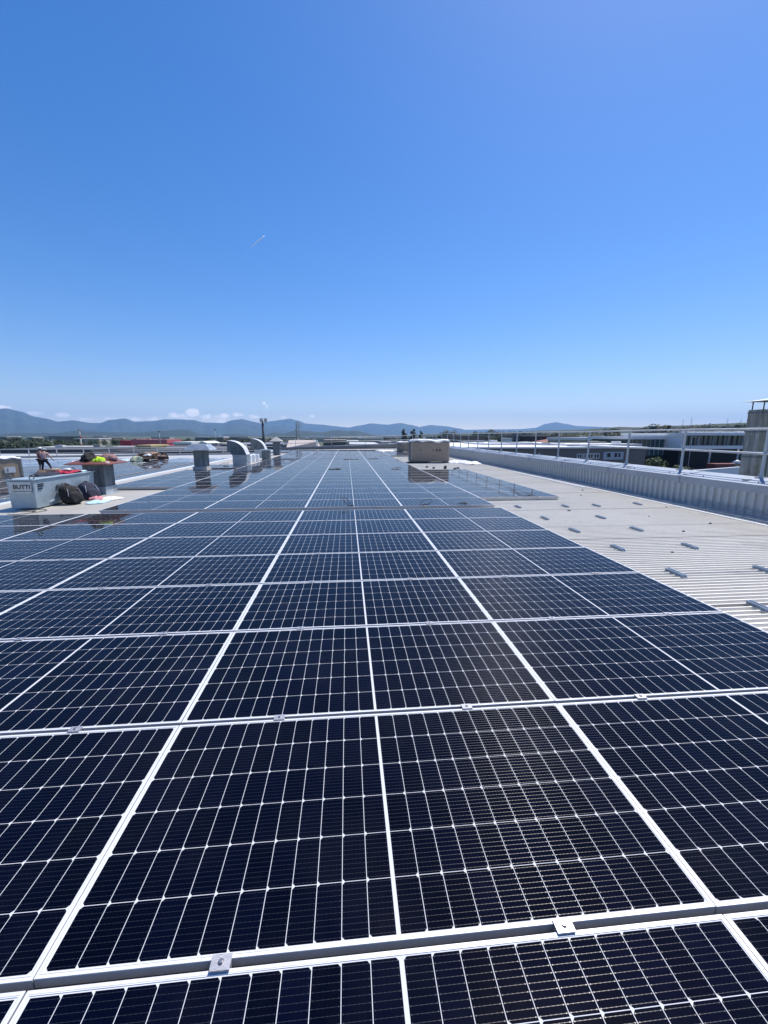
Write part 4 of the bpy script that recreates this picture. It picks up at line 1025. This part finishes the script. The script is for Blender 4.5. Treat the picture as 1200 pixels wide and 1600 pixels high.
# raised white roof fields of the factory, stepping
for (x0, x1, y, D, dp, lb) in ((760, 880, 692.5, 118, 22, 'left raised white roof hall behind the taupe factory front'), (850, 1000, 693.8, 112, 18, 'middle white roofed hall behind the taupe factory front'), (700, 800, 694.0, 128, 30, 'low white roofed hall at the left behind the taupe factory')):
    shed(x0, x1, y, D, dp, DARKWALL, WHITEROOF, lb, roofh=.5)
shed(893, 955, 689.5, 170, 40, CREAM, REDROOF, 'broad hall with reddish roof behind the white roofs', pitched=2.2, roofh=1.4)
shed(850, 905, 681, 210, 30, BRICK, TANROOF, 'dark brown hall left of the reddish roof', nwin=8, winz=(.45, .75))
shed(800, 850, 680, 240, 30, DARKWALL, GREYR, 'grey brown block between the guard rail posts', nwin=6, winz=(.5, .75))
shed(715, 760, 680.5, 190, 30, mat('tan_brick', (.22, .16, .13), .85), GREYR, 'tan brick block behind the guard rail far end', nwin=5, winz=(.5, .75))
shed(780, 800, 684.5, 205, 20, WHITE, WHITEROOF, 'small white shed beside the grey brown block')
shed(916, 1056, 683.6, 150, 30, CREAM, WHITEROOF, 'low hall with long pale roof slab behind the factory', roofh=1.0)
# canopy block with glass front
t, wd, H = shed(985, 1049, 681.8, 122, 20, TEAL, WHITEROOF, 'pale slab roofed pavilion with glazed upper floor', roofh=.9, over=1.2)
for i in range(9):
    b = MB(); x = -wd/2+wd*(i+.5)/9; b.box(x-.12, x+.12, -.16, -.003, H*.45, H-.92); b.build('mullion', GREYR, t)
b = MB(); b.box(-wd/2-.02, wd/2+.02, -.25, -.165, 0, H*.42); b.build('plinth', BLACKW, t)
t, wd, H = shed(1050, 1064, 680.2, 119.5, 14, BRICK, BRICK, 'dark brown cube between the glazed pavilion and the office', over=.02)
# modern office
t, wd, H = shed(1066, 1290, 676.5, 116, 26, TEAL, WHITEROOF, 'modern office with teal window band and white roof edge', roofh=.75, over=.8, name='office_building')
b = MB(); b.box(-wd/2-.5, -wd/2-.01, -.5, 26, H-4.7, H-.75); b.build('end_panel', WHITE, t)
b = MB(); b.box(-wd/2-.3, -wd/2-.01, -.05, 26, 0, H-4.8); b.build('end_plinth', BLACKW, t)
b = MB(); b.box(-wd/2-.6, wd/2+.6, -.9, -.003, H-4.75, H-3.75); b.build('white_band', WHITE, t)
b = MB(); b.box(-wd/2+.2, wd/2-.2, -.06, -.004, 0, H-4.78); b.build('dark_ground_floor', BLACKW, t)
for i in range(30):
    b = MB(); x = -wd/2+wd*(i+.5)/30; b.box(x-.10-(.25 if i % 7 == 3 else 0), x+.10, -.2, -.003, H-3.72, H-.78); b.build('mullion', BRICK if i % 3 else GREYR, t)
b = MB()
for i in range(7): b.box(-wd/2+3+i*2.6, -wd/2+4.2+i*2.6, 2, 3.5, H+.002, H+.45)
b.build('roof_unit', WHITE, t)
for i in range(3):
    b = MB(); x = -wd/2+7+i*9; b.tube([(x, -3, 0), (x, -3, H-4.8)], .25, 8); b.build('column', CONC, t)
for (x, y, D, lb) in ((1079, 700, 108, 'grey lamp post in front of the modern office'),):
    pp = atY(x, y, D); t = thing('street_lamp', lb, 'lamp post', (pp.x, D, GZ)); b = MB(); b.tube([(0, 0, 0), (0, 0, pp.z-GZ+3.0)], .07, 6); b.build('pole', GALV, t); b = MB(); b.box(-.1, 1.4, -.1, .1, pp.z-GZ+3.0, pp.z-GZ+3.12); b.build('lamp_head', GALV, t)
b = MB(); b.box(0, 8, 0, 3, 0, 3.1); pp = atY(1119, 722, 104); bevel(tag(b.build('container', mat('dull_red_paint', (.16, .035, .03), .6), loc=(pp.x, 104, GZ)), 'dull red container under the office', 'container'), .05)
# white garden parasol kiosk
pp = atY(1152, 722, 92); t = thing('parasol', 'small cream parasol near the big flue', 'parasol', (pp.x, 92, GZ)); hh = pp.z-GZ
b = MB(); b.tube([(0,0,hh-.25), (0,0,hh+.55)], [1.3, .05], 8); b.build('canopy', WHITE, t); b = MB(); b.tube([(0,0,0), (0,0,hh)], .35, 8); b.build('pole', CREAM, t)
# low wall at the street
b = MB(); a, c = atY(1085, 735, 70), atY(1165, 729, 80); b.hexa([(a.x, a.y, GZ), (c.x, c.y, GZ), (c.x, c.y+.6, GZ), (a.x, a.y+.6, GZ)], [(a.x, a.y, a.z), (c.x, c.y, c.z), (c.x, c.y+.6, c.z), (a.x, a.y+.6, a.z)])
tag(b.build('boundary_wall', WHITE), 'pale boundary wall running below the big flue', 'wall')
# parked cars
CARG = mat('car_glass', (.02, .025, .03), .1); TYRE = mat('tyre_rubber', (.02, .02, .02), .8)
def car(px, py, D, rz, m_, label):
    pp = atY(px, py, D); t = thing('parked_car', label, 'car', (pp.x, D, GZ+.03), rz, 'cars parked by the office')
    b = MB(); L = [(-2.1, .35), (2.15, .35), (2.15, .75), (1.2, .92), (-1.9, .95), (-2.1, .8)]; b.prism(L, -.85, .85); bevel(b.build('body', m_, t), .06)
    b = MB(); b.hexa([(-1.8, -.8, .93), (.95, -.8, .93), (.95, .8, .93), (-1.8, .8, .93)], [(-1.35, -.65, 1.4), (.2, -.65, 1.4), (.2, .65, 1.4), (-1.35, .65, 1.4)]); b.build('window', CARG, t)
    b = MB(); b.box(-1.3, .15, -.64, .64, 1.402, 1.44); b.build('roof', m_, t)
    for x in (-1.35, 1.35):
        for y in (-.86, .74): b = MB(); b.tube([(x, y, .33), (x, y+.12, .33)], .33, 14); b.build('wheel', TYRE, t)
WC = mat('white_car_paint', (.7, .7, .7), .3); SC = mat('silver_car_paint', (.4, .42, .44), .3, .5); DC = mat('dark_car_paint', (.03, .03, .04), .3)
car(1053, 725, 106, .1, WC, 'white car parked beside the bright green tree'); car(1062, 726, 110, .1, SC, 'silver car parked behind the white one')
car(1091, 727, 104, -.2, DC, 'dark car parked in front of the office'); car(1100, 729, 100, -.2, WC, 'white car parked under the office overhang')
for i, x in enumerate((1030, 1040)): car(x, 722, 112, .5+i*.1, (DC, SC)[i], ('dark', 'silver')[i]+' car parked under the glazed pavilion')

# left side: pieces beyond the lower roof
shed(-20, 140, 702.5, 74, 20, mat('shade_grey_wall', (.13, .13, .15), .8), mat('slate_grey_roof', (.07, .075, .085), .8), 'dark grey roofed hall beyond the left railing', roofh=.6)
shed(60, 90, 698.5, 110, 12, WHITE, WHITEROOF, 'short white roof strip behind the two workers')
shed(88, 118, 698.5, 112, 12, WHITE, WHITEROOF, 'white roof strip left of the red capped chimney')
shed(132, 181, 699.5, 105, 16, WHITE, WHITEROOF, 'long white hall behind the red capped chimney')
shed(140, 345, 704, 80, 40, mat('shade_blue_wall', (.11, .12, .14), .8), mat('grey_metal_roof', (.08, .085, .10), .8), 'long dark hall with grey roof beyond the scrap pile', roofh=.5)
shed(187, 205, 688.5, 300, 20, REDW, REDW, 'dark red hall left of the bright red one')
shed(206, 260, 686.8, 290, 24, mat('pink_red_cladding', (.62, .10, .14), .6), mat('faded_red_roof', (.50, .12, .14), .6), 'bright red industrial hall before the hills', roofh=2.4, nwin=7, winz=(.25, .5))
shed(216, 234, 695.5, 90, 8, YELW, YELW, 'ochre block behind the scrap pile')
shed(272, 298, 690.5, 200, 20, CREAM, WHITEROOF, 'cream roofed hall left of the square vent cap', roofh=1.0)
shed(306, 326, 690.0, 210, 20, WHITE, WHITEROOF, 'pale barrel roofed hall behind the square vent', pitched=1.4, roofh=1.2)
shed(328, 352, 692.5, 190, 20, CREAM, CREAM, 'cream block between the square vent and the curved duct')
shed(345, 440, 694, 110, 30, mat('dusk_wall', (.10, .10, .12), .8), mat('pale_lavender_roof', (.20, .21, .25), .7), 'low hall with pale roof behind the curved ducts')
shed(446, 480, 688.8, 160, 30, YELW, TANROOF, 'ochre walled hall beside the lattice mast')
# pale sloping roof piece at far left of the main roof
t = thing('sloping_roof', 'pale sloping roof wedge beyond the far end of the panels', 'roof', (0, 0, 0))
a, c, d_ = atY(447, 700, 62.5), atY(494, 699.5, 62.5), atY(494, 690.5, 62.5)
b = MB(); b.hexa([(a.x, a.y, -1), (c.x, c.y, -1), (c.x, c.y+18, -1), (a.x-2, a.y+18, -1)], [(a.x, a.y, a.z), (c.x, c.y, d_.z), (c.x-1.3, c.y+18, d_.z+.1), (a.x-2, a.y+18, d_.z+.05)]); b.build('wedge', mat('peach_concrete', (.46, .40, .36), .8), t)
b = MB(); b.box(c.x-.02, c.x+.25, c.y-.2, c.y+.2, -.5, d_.z+.25); b.build('end_post', WHITE, t)
# middle distance roofs seen between the rails
for (x0, x1, y, D, wl, rf, lb) in ((505, 540, 687.5, 150, 'tan', TANROOF, 'reddish brown roof house beyond the far parapet'), (540, 560, 688.5, 260, 'w', WHITEROOF, 'short white roof beyond the far parapet'), (530, 556, 682.7, 420, 'w', WHITEROOF, 'white warehouse on the plain left of centre'),
    (560, 600, 684.0, 380, 'w', WHITEROOF, 'long white warehouse on the plain near the centre'), (605, 628, 682.8, 450, 'w', WHITEROOF, 'white warehouse left of the conifers'), (548, 590, 693.2, 140, 'w', WHITEROOF, 'low white roof just behind the far railing'), (600, 665, 690.5, 150, 'g', GREYR, 'grey roofed hall just behind the far railing'), (664, 700, 686.5, 180, 't', WHITEROOF, 'white roofed hall behind the railing corner')):
    shed(x0, x1, y, D, 25, {'tan': DARKWALL, 'w': CREAM, 'g': DARKWALL, 't': DARKWALL}[wl], rf, lb, roofh=.8)
for i in range(60):
    x = rnd.choice((rnd.uniform(480, 900), rnd.uniform(-20, 480))); D = rnd.uniform(550, 1600); z_ = GZ+rnd.uniform(6, 10)
    y = 680.5+(EYE-z_)*F_PX/D; wpx = rnd.uniform(18, 60)*F_PX/D
    kind_ = rnd.choice((('white', WHITEROOF), ('grey', GREYR), ('white', WHITEROOF), ('tan', TANROOF)))
    shed(x, x+wpx, y, D, rnd.uniform(15, 40), rnd.choice((CREAM, DARKWALL)), kind_[1], f'distant low warehouse with {kind_[0]} roof on the plain', 'warehouse', f'distant {kind_[0]} roofed warehouses on the plain', roofh=rnd.uniform(.6, 2))

# masts and poles
t = thing('floodlight_mast', 'dark steel mast with floodlights at its top behind the vents', 'mast', tuple(atY(414, 694, 110).xy)+(GZ,)); tp = atY(411.5, 657, 110)
h = tp.z-GZ; b = MB(); b.tube([(0, 0, 0), (-.35, 0, h)], [.45, .25], 8); b.build('pole', mat('dark_mast_paint', (.03, .04, .06), .6), t)
for dx in (-.7, .35): b = MB(); b.box(dx-.25, dx+.45, -.3, .3, h-.5, h+.5); b.build('floodlight', STEEL, t)
pp = atY(466, 692, 170); t = thing('lattice_mast', 'grey lattice antenna mast right of the floodlight mast', 'mast', (pp.x, pp.y, GZ)); h = atY(464.5, 658, 170).z-GZ
b = MB()
for sx, sy in ((-1,-1), (1,-1), (1,1), (-1,1)): b.tube([(sx*.9, sy*.9, 0), (sx*.5, sy*.5, h)], .10, 5)
for i in range(16):
    z = h*i/16; w0 = .9-.4*i/16
    b.tube([(-w0, -w0, z), (w0, -w0, z+h/16)], .06, 4); b.tube([(w0, -w0, z), (w0, w0, z+h/16)], .06, 4); b.tube([(w0, w0, z), (-w0, w0, z+h/16)], .06, 4)
b.build('lattice', GALV_D, t)
for i in range(6):
    a = i*1.05; b = MB(); b.box(-.16, .16, -.12, .12, -1.1, 1.1); o = b.build('antenna', GALV, t); o.location = (math.cos(a)*1.0, math.sin(a)*1.0, h-1.6-(i % 2)*2.6); o.rotation_euler = (0, 0, a)
pp = atY(128, 700, 120); t = thing('signal_mast', 'thin red and white banded mast behind the left railing', 'mast', (pp.x, pp.y, GZ)); h = atY(125, 672, 120).z-GZ
RB = mat('red_band_paint', (.35, .12, .10)); n = 10
for i in range(n): b = MB(); b.tube([(0, 0, h*i/n), (0, 0, h*(i+1)/n)], .11, 6); b.build('band', WHITE if i % 2 else RB, t)
b = MB(); b.tube([(0, 0, h-.1), (0, 0, h+.1)], .55, 10); b.build('top_platform', DARKWALL, t)
for (x, y0, D, lb) in ((251, 674, 150, 'thin lamp pole above the red hall'), (338, 671, 160, 'thin lamp pole above the square vent'), (94, 696, 90, 'small white crane arm behind the left railing')):
    pp = atY(x, 698, D); h = atY(x, y0, D).z-GZ; t = thing('lamp_pole', lb, 'lamp pole', (pp.x, pp.y, GZ)); b = MB(); b.tube([(0,0,0), (0,0,h)], .06, 5); b.build('pole', GALV, t); b = MB(); b.tube([(0,0,h-.1), (0,0,h+.15)], .45, 8); b.build('lamp_head', DARKWALL, t)
for (x, y0, lb) in ((1079, 652, 'tallest power pylon on the right skyline'), (1066, 656, 'shorter pylon left of the tallest one'), (1135, 654, 'thin pylon before the big flue'), (1156, 655, 'thin pylon closest to the big flue')):
    D = 1100; pp = atY(x, 670, D); h = atY(x, y0, D).z-GZ; t = thing('pylon', lb, 'pylon', (pp.x, pp.y, GZ)); b = MB()
    for sx in (-1, 1): b.tube([(sx*2.5, 0, 0), (sx*.3, 0, h)], .22, 4)
    b.build('frame', GALV_D, t); b = MB(); 
    for q in (.75, .87, .97): b.tube([(-4, 0, h*q), (4, 0, h*q)], .2, 4)
    b.build('cross_arm', GALV_D, t)

# ------------------------------------------------------------------ clouds, contrail, haze
a, c = atY(388, 390, 30000), atY(413.5, 368, 31000); b = MB(); dd = c-a
b.tube([a+dd*(i/8) for i in range(9)], [6, 12, 17, 20, 22, 24, 26, 22, 8], 8)
tag(b.build('contrail', WHITE), 'short white contrail high in the blue sky', 'contrail')
b = MB(); b.box(-24000, 24000, -800, 20500, GZ-1.2, 1020)
hm = bpy.data.materials.new('haze_air'); hm.use_nodes = True; hm.node_tree.nodes.clear()
ho = hm.node_tree.nodes.new('ShaderNodeOutputMaterial'); pv = hm.node_tree.nodes.new('ShaderNodeVolumePrincipled')
pv.inputs['Color'].default_value = (.30, .57, 1.0, 1); pv.inputs['Density'].default_value = 5.0e-5; pv.inputs['Anisotropy'].default_value = 0.1
hm.node_tree.links.new(pv.outputs[0], ho.inputs['Volume'])
hz = b.build('haze', hm); tag(hz, kind='stuff')
